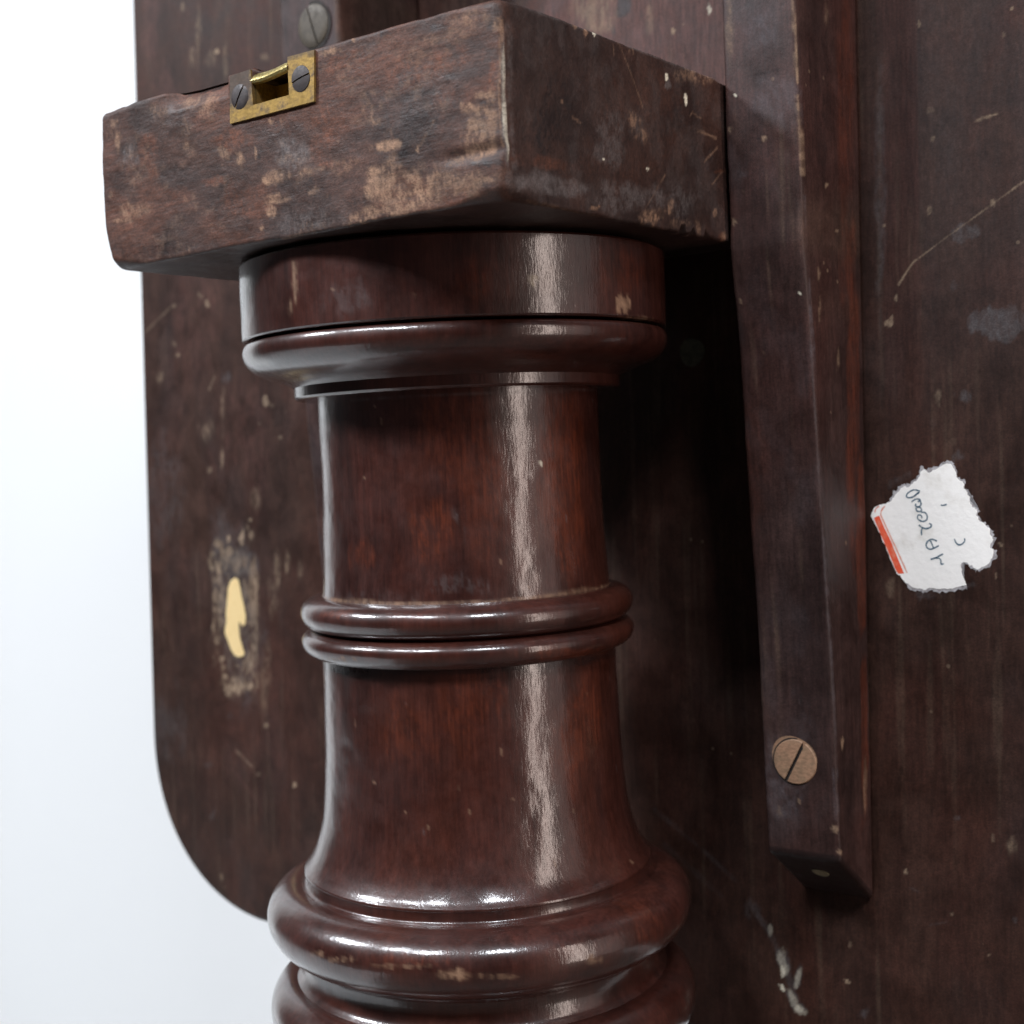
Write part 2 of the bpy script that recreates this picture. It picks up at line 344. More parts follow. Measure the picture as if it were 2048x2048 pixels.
('B',[(0.0246,-0.1292),(0.0467,-0.1439)],0.00214,0.15,0.60),
('R',0.09513,-0.15277,0.000706,-0.000027,0.000129,-0.001341,0.30,0.40),
('B',[(0.1225,-0.1413),(0.1279,-0.1395)],0.00051,0.30,0.40),
('R',0.14116,-0.14751,0.000467,-0.000008,0.000087,-0.000472,0.40,0.30),
('B',0.13416,0.00824,0.002839,-0.000033,-0.000090,-0.001875,0.45,0.60),
('B',0.11591,0.00144,0.003943,0.000606,0.001676,-0.001321,0.40,0.70),
('B',0.12376,-0.03560,0.005530,-0.000029,0.000159,-0.001593,0.45,0.70),
('R',0.14686,-0.01953,0.001096,-0.000334,-0.000513,-0.000700,0.65,0.30),
('R',0.14548,-0.02926,0.000306,-0.000023,0.000006,-0.001390,0.50,0.30),
('B',0.13723,-0.03209,0.002820,-0.000016,0.000069,-0.000938,0.30,0.60),
('R',0.11125,-0.03272,0.001683,-0.000062,0.000041,-0.003239,0.20,0.70),
('R',0.00162,0.17500,0.010122,-0.000225,-0.002257,-0.008367,0.40,0.60),
('G',0.01492,0.17546,0.003411,-0.000112,-0.000775,-0.004297,1.00,0.20),
('B',0.01492,0.17546,0.002985,-0.000103,-0.000678,-0.003939,0.40,0.30),
('G',0.00996,0.16734,0.000863,-0.000057,-0.000187,-0.002163,0.60,0.40),
('R',0.03508,0.16156,0.000812,-0.000030,-0.000175,-0.001225,0.85,0.20),
('W',0.04963,0.16654,0.000784,-0.000057,-0.000177,-0.002404,0.60,0.40),
('R',0.03938,0.16326,0.000402,-0.000008,-0.000088,-0.000348,0.50,0.10),
('A',0.02564,0.16413,0.054037,-0.000626,-0.011689,-0.024770,0.95,0.20),
('B',0.02346,0.16103,0.048060,-0.000451,-0.010189,-0.017745,0.15,0.70),
('B',-0.01557,0.18238,0.004580,-0.000104,-0.001040,-0.003709,0.40,0.50),
('R',0.02573,0.16767,0.001662,-0.000179,-0.000367,-0.007074,0.30,0.70)]

MARKS_BEARER = [
('G',[(0.0822,0.1270),(0.0884,0.1270),(0.0951,0.1268),(0.1029,0.1263)],0.00033,0.80,0.70),
('W',0.08289,0.12189,0.000512,-0.000030,-0.000096,-0.000754,1.00,0.20),
('R',0.09217,0.10709,0.000833,-0.000034,-0.000140,-0.000897,0.70,0.40),
('G',0.09033,0.10755,0.000837,-0.000029,-0.000141,-0.000749,1.00,0.10),
('R',0.08516,0.09245,0.000340,-0.000024,-0.000050,-0.000606,0.50,0.20),
('R',0.08101,0.08323,0.000689,-0.000049,-0.000091,-0.001222,0.60,0.40),
('R',0.08094,0.11173,0.000687,-0.000036,-0.000118,-0.000910,0.50,0.40),
('W',0.10169,0.05924,0.000487,-0.000042,-0.000049,-0.000443,0.80,0.20),
('B',0.09224,0.13975,0.008296,-0.000340,-0.001783,-0.008890,0.50,0.60),  # lit upper face above the block's shadow, painted greyer
('B',0.09476,0.11833,0.009906,-0.000280,-0.001834,-0.007423,0.35,0.70),
('R',0.08232,0.14643,0.001364,-0.000479,-0.000302,-0.012002,0.40,0.60),
('B',0.08297,0.09766,0.003422,-0.000060,-0.000524,-0.001518,0.40,0.70),
('R',[(0.1033,0.1459),(0.1035,0.1315),(0.1036,0.1214)],0.00044,0.80,0.60),
('R',[(0.1035,0.1182),(0.1037,0.1063),(0.1039,0.0945)],0.00059,0.75,0.60),
('B',[(0.1042,0.0885),(0.1044,0.0692),(0.1040,0.0514),(0.1035,0.0281)],0.00037,0.70,0.50),
('B',[(0.1035,0.0281),(0.1037,-0.0372),(0.1043,-0.0971)],0.00038,0.45,0.70),
('B',0.08667,-0.08945,0.010501,-0.001037,0.001123,-0.019562,0.45,0.70),
('R',0.09136,-0.09911,0.000433,-0.000034,0.000052,-0.000650,0.70,0.20),
('R',0.08403,-0.10294,0.000883,-0.000105,0.000111,-0.001974,0.45,0.50),
('R',0.10267,-0.10650,0.001007,-0.000047,0.000134,-0.000963,0.65,0.40),
('R',0.10413,-0.11395,0.001004,-0.000047,0.000145,-0.000964,0.70,0.40),
('B',[(0.1031,-0.0877),(0.1036,-0.1035)],0.00095,0.40,0.70),
('A',0.07989,-0.00295,0.008778,-0.002331,-0.000112,-0.031777,0.20,0.80),
('R',0.08132,0.05961,0.000515,-0.000080,-0.000051,-0.000760,0.40,0.30),
('R',0.08828,0.04362,0.000339,-0.000077,-0.000026,-0.000763,0.30,0.30)]

MARKS_BEARER_SIDE = [
('R',0.05710,0.09345,0.001110,-0.000060,0.000139,-0.000775,0.85,0.20),
('R',0.06425,0.08018,0.001141,-0.000061,0.000114,-0.000786,1.00,0.20),
('R',0.04915,0.06546,0.001081,-0.000141,0.000081,-0.001835,0.45,0.60),
('A',0.07203,0.10666,0.006242,-0.004078,0.000911,-0.052508,0.60,0.50),
('A',0.07170,0.02739,0.005499,-0.003733,0.000021,-0.047925,0.80,0.40),
('A',0.07468,-0.02100,0.003988,-0.002518,-0.000329,-0.032209,0.90,0.40),
('R',0.07207,-0.09553,0.001592,-0.000756,-0.000345,-0.009658,0.40,0.60),
('A',0.07228,-0.08250,0.003183,-0.002015,-0.000615,-0.025746,0.80,0.40),
('R',0.05524,-0.08015,0.001122,-0.000145,-0.000219,-0.001872,0.70,0.40),
('R',0.04941,0.05482,0.000722,-0.000235,0.000040,-0.003062,0.40,0.60),
('R',0.06082,0.14647,0.001492,-0.000240,0.000331,-0.003110,0.35,0.60),
('G',0.05437,0.11929,0.007305,-0.002367,0.001272,-0.030783,0.50,0.60),
('G',0.05671,-0.09062,0.006022,-0.001702,-0.001287,-0.021916,0.50,0.50),
('R',0.06149,0.03956,0.001512,-0.000218,0.000040,-0.002821,0.40,0.60),
('A',0.06777,0.00194,0.004659,-0.000742,-0.000196,-0.009531,0.70,0.40)]

MARKS_COLLAR = [
('W',0.06924,0.06290,0.001345,-0.000087,0.000006,-0.001929,0.45,0.40),
('R',0.10226,0.05713,0.003909,-0.000161,0.000203,-0.002468,0.85,0.30),
('R',-0.00278,0.06699,0.001263,-0.000434,-0.000140,-0.005904,0.60,0.80),
('R',-0.00503,0.06013,0.000882,-0.000217,-0.000089,-0.002827,0.50,0.70),
('R',0.01124,0.06318,0.000843,-0.000024,-0.000078,-0.000415,0.70,0.30),
('R',0.10712,0.05257,0.011069,-0.000085,0.000549,-0.001174,0.45,0.70),
('G',0.07363,0.07248,0.000620,-0.000089,0.000014,-0.001935,0.90,0.30),
('R',0.07443,0.06281,0.004694,-0.000193,0.000067,-0.004158,0.12,0.90),
('A',0.05272,0.06294,0.008262,-0.000359,-0.000222,-0.008172,0.50,0.70),
('A',0.10290,0.06685,0.012391,-0.000479,0.000879,-0.007262,0.60,0.70),
('B',0.01694,0.05950,0.009487,-0.000225,-0.000772,-0.004130,0.35,0.80),
('R',0.03606,0.05955,0.000417,-0.000063,-0.000023,-0.001361,0.20,0.60)]

MARKS_SHAFT = [
('A',0.02834,0.02260,0.010207,-0.000777,-0.000438,-0.017443,0.40,0.80),
('A',0.06764,0.00621,0.014228,-0.001736,-0.000623,-0.027202,1.00,0.60),
('A',0.02261,-0.00641,0.008955,-0.000403,-0.000300,-0.008791,0.80,0.70),
('A',-0.00379,-0.01359,0.005846,-0.000320,0.000108,-0.004536,0.70,0.60),
('A',0.03666,0.01203,0.008836,-0.001025,-0.000385,-0.023341,0.50,0.80),
('A',0.03057,-0.05978,0.010277,-0.000648,-0.000483,-0.014794,0.50,0.80),
('A',0.06543,-0.06671,0.013458,-0.001099,-0.002271,-0.018208,1.00,0.60),
('A',0.01204,-0.06412,0.009916,-0.000609,0.000347,-0.011989,0.50,0.80),
('W',0.05628,0.01179,0.000543,-0.000030,-0.000022,-0.000594,0.70,0.20),
('B',0.02870,-0.00224,0.000837,0.000614,0.000266,-0.001952,0.50,0.50),
('B',0.02926,-0.02281,0.008781,-0.000130,-0.000369,-0.002936,0.35,0.90),
('B',-0.00041,-0.02707,0.018563,-0.000195,0.000595,-0.003019,0.20,0.90),
('R',-0.00090,0.00985,0.000624,-0.000020,-0.000014,-0.000299,0.50,0.20),
('B',0.03143,-0.00676,0.000438,-0.000154,-0.000020,-0.003511,0.30,0.60),
('R',0.01073,-0.08970,0.000337,-0.000023,0.000022,-0.000453,0.50,0.10),
('R',0.02928,-0.08917,0.000295,-0.000039,-0.000012,-0.000893,0.50,0.20),
('R',0.07910,-0.11313,0.001138,-0.000046,-0.000323,-0.000463,0.50,0.20),
('R',[(-0.0356,-0.0283),(-0.0015,-0.0277),(0.0147,-0.0282),(0.0370,-0.0284),(0.0655,-0.0276),(0.0980,-0.0287)],0.00147,0.55,0.60),
('B',[(-0.0050,0.0331),(0.0269,0.0331),(0.0606,0.0330),(0.0876,0.0341)],0.00068,0.40,0.70),
('G',[(-0.0356,-0.0498),(0.0177,-0.0473),(0.0423,-0.0478),(0.0643,-0.0485),(0.0979,-0.0502)],0.00213,0.70,0.30),
('R',[(0.0534,0.0364),(0.0536,-0.0140)],0.00044,0.15,0.90),
('R',0.03893,-0.07222,0.000300,-0.000065,-0.000026,-0.001484,0.40,0.30),
('R',0.00022,-0.08155,0.000613,-0.000029,0.000067,-0.000460,0.40,0.30),
('B',-0.01373,-0.07106,0.001608,-0.000216,0.000235,-0.002209,0.40,0.50)]

MARKS_TORUS = [
('R',0.03888,-0.12960,0.004223,-0.000089,-0.000036,-0.001986,0.70,0.90),
('R',0.08074,-0.13044,0.003360,-0.000068,-0.000741,-0.001435,0.60,0.90),
('R',0.00403,-0.12838,0.006870,-0.000046,0.001183,-0.000738,0.50,0.90),
('R',0.02372,-0.12796,0.009127,-0.000036,0.000672,-0.000717,0.35,0.90),
('R',0.05212,-0.13090,0.006994,-0.000037,-0.000570,-0.000849,0.40,0.90),
('R',-0.00675,-0.12887,0.002796,-0.000069,0.000612,-0.000906,0.50,0.80),
('A',0.02831,-0.12554,0.010312,-0.000095,0.000490,-0.001999,0.60,0.70),
('A',0.06124,-0.11693,0.008620,-0.000098,-0.001047,-0.002261,0.70,0.70),
('A',0.10292,-0.12567,0.012110,-0.000562,-0.003453,-0.008829,0.30,0.80)]

MARKS_BEAD = [
('A',-0.00766,-0.03064,0.007352,-0.000095,0.000396,-0.001206,1.00,0.50),
('A',0.01987,-0.03101,0.012278,-0.000042,-0.000095,-0.000870,0.60,0.70),
('A',0.07002,-0.04526,0.017260,-0.000125,-0.002133,-0.002364,1.00,0.50),
('R',0.01697,-0.02664,0.006300,-0.000022,-0.000028,-0.000436,0.50,0.80),
('R',-0.01141,-0.04477,0.010990,-0.000080,0.000956,-0.000916,0.50,0.80)]

LABEL = [(0.10536,-0.01059), (0.10556,-0.00925), (0.10629,-0.00791), (0.10823,-0.00676), (0.11033,-0.00655), (0.11243,-0.00531), (0.11349,-0.00367), (0.11524,-0.00204), (0.11663,-0.00081), (0.11799,-0.00126), (0.11936,-0.00014), (0.12108,0.00131), (0.12194,0.00227), (0.12230,0.00374), (0.12332,0.00430), (0.12447,0.00329), (0.12581,0.00365), (0.12715,0.00427), (0.12882,0.00520), (0.13065,0.00605), (0.13195,0.00576), (0.13243,0.00477), (0.13313,0.00379), (0.13353,0.00281), (0.13335,0.00168), (0.13431,0.00086), (0.13560,0.00025), (0.13597,-0.00111), (0.13572,-0.00207), (0.13668,-0.00273), (0.13682,-0.00369), (0.13784,-0.00467), (0.13743,-0.00595), (0.13822,-0.00708), (0.13836,-0.00788), (0.13989,-0.00860), (0.14000,-0.00934), (0.13935,-0.01029), (0.14023,-0.01110), (0.14053,-0.01222), (0.14195,-0.01286), (0.14273,-0.01382), (0.14383,-0.01462), (0.14365,-0.01573), (0.14442,-0.01700), (0.14462,-0.01811), (0.14391,-0.01907), (0.14357,-0.02035), (0.14458,-0.02066), (0.14475,-0.02193), (0.14431,-0.02353), (0.14317,-0.02529), (0.14172,-0.02627), (0.13963,-0.02727), (0.13868,-0.02681), (0.13805,-0.02585), (0.13707,-0.02635), (0.13661,-0.02507), (0.13548,-0.02486), (0.13456,-0.02558), (0.13479,-0.02719), (0.13492,-0.02913), (0.13554,-0.03073), (0.13607,-0.03184), (0.13551,-0.03234), (0.13372,-0.03271), (0.13175,-0.03341), (0.13010,-0.03361), (0.12846,-0.03343), (0.12647,-0.03354), (0.12447,-0.03327), (0.12245,-0.03404), (0.12111,-0.03352), (0.11942,-0.03340), (0.11774,-0.03252), (0.11639,-0.03182), (0.11555,-0.03085), (0.11489,-0.02953), (0.11387,-0.02906), (0.11337,-0.02823), (0.11205,-0.02526), (0.11039,-0.02128), (0.10873,-0.01729), (0.10739,-0.01428), (0.10621,-0.01193)]

RED = [(0.10633,-0.01110), (0.10711,-0.01060), (0.10817,-0.01027), (0.11000,-0.01461), (0.11183,-0.01827), (0.11381,-0.02324), (0.11610,-0.02885), (0.11421,-0.02905), (0.11338,-0.02774), (0.11206,-0.02460), (0.11040,-0.02062), (0.10857,-0.01645)]

RED_LINE = [(0.11014,-0.00712), (0.10907,-0.00844), (0.10870,-0.00994), (0.10953,-0.01195), (0.11119,-0.01561), (0.11352,-0.02059), (0.11549,-0.02488), (0.11713,-0.02866)]

RED_EDGE = [(0.10823,-0.00710), (0.10698,-0.00809), (0.10672,-0.00926)]

INK = [
[(0.12185,-0.00248), (0.12001,-0.00205), (0.11830,-0.00275), (0.11743,-0.00372), (0.11759,-0.00439), (0.11860,-0.00457), (0.11997,-0.00409), (0.12151,-0.00297), (0.12168,-0.00280), (0.12066,-0.00344), (0.11997,-0.00409)],
[(0.11909,-0.00589), (0.12029,-0.00508), (0.12137,-0.00503), (0.12197,-0.00543), (0.12112,-0.00591)],
[(0.12197,-0.00543), (0.12211,-0.00691), (0.12092,-0.00755), (0.12025,-0.00689), (0.12060,-0.00656)],
[(0.12092,-0.00755), (0.12192,-0.00773), (0.12224,-0.00871), (0.12139,-0.00903), (0.12056,-0.00853), (0.12051,-0.00788)],
[(0.12207,-0.00920), (0.12340,-0.00938), (0.12406,-0.01036), (0.12386,-0.01167), (0.12268,-0.01216), (0.12135,-0.01166), (0.12086,-0.01084), (0.12138,-0.01002), (0.12221,-0.01035), (0.12236,-0.01117)],
[(0.12132,-0.01330), (0.12248,-0.01412), (0.12365,-0.01445), (0.12516,-0.01396), (0.12534,-0.01315), (0.12468,-0.01282)],
[(0.12248,-0.01412), (0.12212,-0.01527), (0.12216,-0.01658)],
[(0.12707,-0.01836), (0.12542,-0.01782), (0.12407,-0.01854), (0.12355,-0.01969), (0.12387,-0.02051), (0.12486,-0.02099), (0.12604,-0.02065), (0.12764,-0.01983)],
[(0.12482,-0.01805), (0.12540,-0.01919), (0.12597,-0.02065)],
[(0.12497,-0.02419), (0.12631,-0.02375), (0.12899,-0.02242)],
[(0.12631,-0.02375), (0.12780,-0.02390), (0.12828,-0.02470), (0.12827,-0.02568), (0.12919,-0.02550)],
[(0.12860,-0.00698), (0.12910,-0.00714), (0.13042,-0.00683)],
[(0.13268,-0.01769), (0.13315,-0.01882), (0.13412,-0.01955), (0.13526,-0.01913), (0.13592,-0.01832), (0.13587,-0.01751)]]

CREAM = [(-0.20263,-0.03700), (-0.19996,-0.03799), (-0.19895,-0.04163), (-0.19798,-0.04631), (-0.19659,-0.04992), (-0.19562,-0.05458), (-0.19613,-0.05773), (-0.19772,-0.05911), (-0.19922,-0.05812), (-0.20017,-0.05685), (-0.20059,-0.05949), (-0.20024,-0.06419), (-0.19884,-0.06779), (-0.19721,-0.07137), (-0.19788,-0.07272), (-0.20100,-0.07357), (-0.20407,-0.07279), (-0.20631,-0.07028), (-0.20812,-0.06668), (-0.20995,-0.06359), (-0.21026,-0.06149), (-0.20893,-0.05773), (-0.20915,-0.05351), (-0.20815,-0.04820), (-0.20711,-0.04184), (-0.20541,-0.03864)]


# ------------------------------------------------------------------ painting marks on real surfaces
def hash2(ix, iy, seed):
    h = (ix * 374761393 + iy * 668265263 + seed * 974711) & 0xFFFFFFFF
    h = ((h ^ (h >> 13)) * 1274126177) & 0xFFFFFFFF
    h = h ^ (h >> 16)
    return (h & 0xFFFF) / 65535.0


def vnoise(x, y, seed=0):
    ix = np.floor(x).astype(np.int64)
    iy = np.floor(y).astype(np.int64)
    fx, fy = x - ix, y - iy
    fx = fx * fx * (3 - 2 * fx)
    fy = fy * fy * (3 - 2 * fy)
    a, b = hash2(ix, iy, seed), hash2(ix + 1, iy, seed)
    c, d = hash2(ix, iy + 1, seed), hash2(ix + 1, iy + 1, seed)
    return (a * (1 - fx) + b * fx) * (1 - fy) + (c * (1 - fx) + d * fx) * fy


def fbm(x, y, seed=0, oct=4):
    s, w, t = 0.0, 0.5, 0.0
    for i in range(oct):
        s = s + w * vnoise(x * 2 ** i, y * 2 ** i, seed + i * 17)
        t += w
        w *= 0.55
    return s / t


def sstep(a, b, x):
    t = np.clip((x - a) / (b - a), 0, 1)
    return t * t * (3 - 2 * t)


CH = {'R': 0, 'G': 1, 'B': 2, 'A': 3, 'W': 4}


def paint(s, t, marks, sel=None, minr=0.00045, fine=1100.0, aniso=(1.0, 1.0)):
    n = len(s)
    out = np.zeros((n, 5), np.float32)
    idx_all = np.arange(n) if sel is None else np.nonzero(sel)[0]
    S, T = s[idx_all], t[idx_all]
    for k, mk in enumerate(marks):
        ch = CH[mk[0]]
        if isinstance(mk[1], list):
            pts = np.array(mk[1])
            w, st, br = max(mk[2], 0.0005), mk[3], mk[4]
            lo, hi = pts.min(0) - 2 * w, pts.max(0) + 2 * w
            q = np.nonzero((S > lo[0]) & (S < hi[0]) & (T > lo[1]) & (T < hi[1]))[0]
            if not len(q):
                continue
            p = np.stack([S[q], T[q]], 1)
            wob = (fbm(p[:, 0] * 180, p[:, 1] * 180, 31 + k) - 0.5) * w * 1.6
            dist = np.full(len(q), 9.0)
            for a, b in zip(pts[:-1], pts[1:]):
                ab = b - a
                u = np.clip(((p - a) @ ab) / (ab @ ab), 0, 1)
                dist = np.minimum(dist, np.hypot(*(p - a - u[:, None] * ab).T))
            mask = 1 - sstep(0.25 * w, 0.75 * w, np.abs(dist + wob * 0.5))
        else:
            c = np.array(mk[1:3])
            M = np.array([[mk[3], mk[4]], [mk[5], mk[6]]])
            st, br = mk[7], mk[8]
            sz = math.sqrt(abs(np.linalg.det(M)))
            if sz < minr:
                M *= minr / sz
                sz = minr
            ext = np.abs(M).sum(1) * 1.5
            q = np.nonzero((np.abs(S - c[0]) < ext[0]) & (np.abs(T - c[1]) < ext[1]))[0]
            if not len(q):
                continue
            p = np.stack([S[q], T[q]], 1)
            d = np.linalg.norm((p - c) @ np.linalg.inv(M).T, axis=1)
            fr = 1.15 / sz
            d = d + (fbm(p[:, 0] * fr * aniso[0] + 7 * k, p[:, 1] * fr * aniso[1], 3 + k, 6) - 0.5) * 1.75
            soft = 0.55 if br > 0.45 else 0.25
            mask = 1 - sstep(1 - soft, 1 + soft * 0.4, d)
        nz = fbm(p[:, 0] * fine * aniso[0], p[:, 1] * fine * aniso[1], 91 + k % 5, 4)
        nz2 = fbm(p[:, 0] * fine * 0.28 * aniso[0], p[:, 1] * fine * 0.28 * aniso[1], 61 + k % 5, 3)
        brk = sstep(0.38, 0.60, nz * 0.6 + nz2 * 0.4)
        mask = mask * (1 - br + br * brk * 1.25) * st
        r = idx_all[q]
        out[r, ch] = 1 - (1 - out[r, ch]) * (1 - np.clip(mask, 0, 1))
    return out


# ------------------------------------------------------------------ meshes
def mesh_np(name, V, F, smooth=True):
    """V (n,3), F (m,4) quads -> mesh"""
    me = bpy.data.meshes.new(name)
    V = np.ascontiguousarray(V, np.float32)
    F = np.ascontiguousarray(F, np.int32)
    me.vertices.add(len(V))
    me.vertices.foreach_set("co", V.ravel())
    me.loops.add(F.size)
    me.loops.foreach_set("vertex_index", F.ravel())
    me.polygons.add(len(F))
    me.polygons.foreach_set("loop_start", np.arange(0, F.size, 4, dtype=np.int32))
    me.polygons.foreach_set("use_smooth", np.full(len(F), smooth, bool))
    me.update(calc_edges=True)
    me.validate()
    return me


def set_marks(me, ch):
    a = me.attributes.new("marks", 'FLOAT_COLOR', 'POINT')
    a.data.foreach_set("color", np.ascontiguousarray(ch[:, :4], np.float32).ravel())
    b = me.attributes.new("specks", 'FLOAT', 'POINT')
    b.data.foreach_set("value", np.ascontiguousarray(ch[:, 4], np.float32))


def grid_faces(nu, nv, base=0, flip=False):
    i = np.arange((nu - 1) * (nv - 1))
    a = (i // (nv - 1)) * nv + i % (nv - 1) + base
    F = np.stack([a, a + nv, a + nv + 1, a + 1], 1)
    return F[:, ::-1] if flip else F


ROOT = None
BASE = Vector((0.0, 0.0, -0.72))


def link(name, me, mat, parent=None):
    o = bpy.data.objects.new(name, me)
    col.objects.link(o)
    for mm in (mat if isinstance(mat, (list, tuple)) else [mat]):
        me.materials.append(mm)
    if parent is not None:
        o.parent = parent
        if parent is ROOT:
            o.location = -BASE
    return o


def from_bm(name, bm, mat, parent=None, smooth=False, bevel=0.0, seg=2):
    if bevel:
        bmesh.ops.bevel(bm, geom=[e for e in bm.edges if e.is_manifold and e.calc_face_angle(0) > 0.6],
                        offset=bevel, segments=seg, affect='EDGES', profile=0.5)
    bmesh.ops.recalc_face_normals(bm, faces=bm.faces)
    me = bpy.data.meshes.new(name)
    bm.to_mesh(me)
    bm.free()
    if smooth:
        for p in me.polygons:
            p.use_smooth = True
        me.set_sharp_from_angle(angle=math.radians(35))
    return link(name, me, mat, parent)


def round_box(lo, hi, step, rad):
    """dense rounded box; rad(P) gives the edge radius at each point. Returns V, F (welded)."""
    lo, hi = np.array(lo), np.array(hi)
    n = np.maximum(2, np.ceil((hi - lo) / step).astype(int) + 1)
    ax = []
    for k in range(3):
        u = np.linspace(0, 1, n[k])
        ax.append(lo[k] + (hi[k] - lo[k]) * u)
    Vs, Fs, base = [], [], 0
    for k in range(3):
        a, b = (k + 1) % 3, (k + 2) % 3
        for side in (0, 1):
            A_, B_ = np.meshgrid(ax[a], ax[b], indexing='ij')
            P = np.zeros(A_.shape + (3,))
            P[..., a], P[..., b] = A_, B_
            P[..., k] = hi[k] if side else lo[k]
            Vs.append(P.reshape(-1, 3))
            Fs.append(grid_faces(n[a], n[b], base, flip=(side == 0)))
            base += n[a] * n[b]
    V = np.concatenate(Vs)
    F = np.concatenate(Fs)
    r = rad(V)[:, None]
    Q = np.clip(V, lo + r, hi - r)
    D = V - Q
    L = np.linalg.norm(D, axis=1, keepdims=True)
    V = Q + D / np.maximum(L, 1e-9) * r
    # weld
    key = np.round(V / 1e-6).astype(np.int64)
    _, first, inv = np.unique(key, axis=0, return_index=True, return_inverse=True)
    return V[first], inv.reshape(-1)[F]


def catmull(pts, step):
    pts = np.array(pts, float)
    out = []
    for i in range(len(pts) - 1):
        p1, p2 = pts[i], pts[i + 1]
        L = np.hypot(*(p2 - p1))
        p0 = pts[i - 1] if i else 2 * p1 - p2
        p3 = pts[i + 2] if i + 2 < len(pts) else 2 * p2 - p1
        m1 = (p2 - p0) / (np.hypot(*(p2 - p1)) + np.hypot(*(p1 - p0))) * L
        m2 = (p3 - p1) / (np.hypot(*(p3 - p2)) + np.hypot(*(p2 - p1))) * L
        n = max(1, int(math.ceil(L / step)))
        for k in range(n):
            u = k / n
            out.append((2 * u**3 - 3 * u**2 + 1) * p1 + (u**3 - 2 * u**2 + u) * m1
                       + (-2 * u**3 + 3 * u**2) * p2 + (u**3 - u**2) * m2)
    out.append(pts[-1])
    return np.array(out)


def lathe(name, polylines, mat, parent, marks=(), rref=0.05, step=0.0008, seg=420, wob=0.0):
    th = np.linspace(-math.pi, math.pi, seg + 1)
    Vs, Fs, base = [], [], 0
    for pl in polylines:
        pr = catmull(pl, step)
        A_, R_ = np.meshgrid(th, pr[:, 0], indexing='ij')
        Z_ = np.broadcast_to(pr[:, 1], A_.shape)
        if wob:
            R_ = R_ + wob * (fbm(A_ * 4 + 9, Z_ * 90, 5, 3) - 0.5)
        P = np.stack([R_ * np.sin(A_), -R_ * np.cos(A_), Z_], -1)
        P[-1] = P[0]
        Vs.append(P.reshape(-1, 3))
        Fs.append(grid_faces(seg + 1, len(pr), base))
        base += (seg + 1) * len(pr)
    V, F = np.concatenate(Vs), np.concatenate(Fs)
    me = mesh_np(name, V, F)
    az = np.arctan2(V[:, 0], -V[:, 1])
    set_marks(me, paint(az * rref, V[:, 2], list(marks), fine=1000, aniso=(1.6, 0.5)))
    return link(name, me, mat, parent)


# ------------------------------------------------------------------ materials
class NT:
    def __init__(self, name):
        self.m = bpy.data.materials.new(name)
        self.m.use_nodes = True
        self.t = self.m.node_tree
        self.b = self.t.nodes["Principled BSDF"]
        self.obj = self.t.nodes.new("ShaderNodeTexCoord").outputs["Object"]

    def n(self, kind, **kw):
        nd = self.t.nodes.new(kind)
        for k, v in kw.items():
            setattr(nd, k, v)
        return nd

    def put(self, sock, v):
        if isinstance(v, bpy.types.NodeSocket):
            self.t.links.new(v, sock)
        elif isinstance(v, tuple) and len(v) == 3 and sock.type == 'RGBA':
            sock.default_value = (*v, 1)
        else:
            sock.default_value = v

    def noise(self, scale, stretch=(1, 1, 1), detail=5, rough=0.6, dist=0.0, off=(0, 0, 0)):
        mp = self.n("ShaderNodeMapping")
        self.put(mp.inputs["Vector"], self.obj)
        mp.inputs["Scale"].default_value = stretch
        mp.inputs["Location"].default_value = off
        nz = self.n("ShaderNodeTexNoise")
        self.t.links.new(mp.outputs[0], nz.inputs["Vector"])
        nz.inputs["Scale"].default_value = scale
        nz.inputs["Detail"].default_value = detail
        nz.inputs["Roughness"].default_value = rough
        nz.inputs["Distortion"].default_value = dist
        return nz.outputs[0]

    def rng(self, v, a, b, c=0.0, d=1.0):
        r = self.n("ShaderNodeMapRange", interpolation_type='SMOOTHSTEP')
        self.put(r.inputs[0], v)
        for i, x in enumerate((a, b, c, d)):
            self.put(r.inputs[i + 1], x)
        return r.outputs[0]

    def math(self, op, a, b=0.0, c=0.0):
        r = self.n("ShaderNodeMath", operation=op)
        self.put(r.inputs[0], a)
        self.put(r.inputs[1], b)
        self.put(r.inputs[2], c)
        return r.outputs[0]

    def mix(self, f, a, b, blend='MIX'):
        r = self.n("ShaderNodeMix", data_type='RGBA', blend_type=blend)
        r.clamp_factor = True
        self.put(r.inputs[0], f)
        self.put(r.inputs[6], a)
        self.put(r.inputs[7], b)
        return r.outputs[2]

    def scale(self, c, f):
        r = self.n("ShaderNodeVectorMath", operation='SCALE')
        self.put(r.inputs[0], c)
        self.put(r.inputs[3], f)
        return r.outputs[0]

    def bump(self, h, dist, strength=1.0, prev=None):
        b = self.n("ShaderNodeBump")
        b.inputs["Strength"].default_value = strength
        b.inputs["Distance"].default_value = dist
        self.put(b.inputs["Height"], h)
        if prev is not None:
            self.t.links.new(prev, b.inputs["Normal"])
        return b.outputs[0]

    def out(self, **kw):
        for k, v in kw.items():
            self.put(self.b.inputs[k.replace('_', ' ')], v)
        return self.m


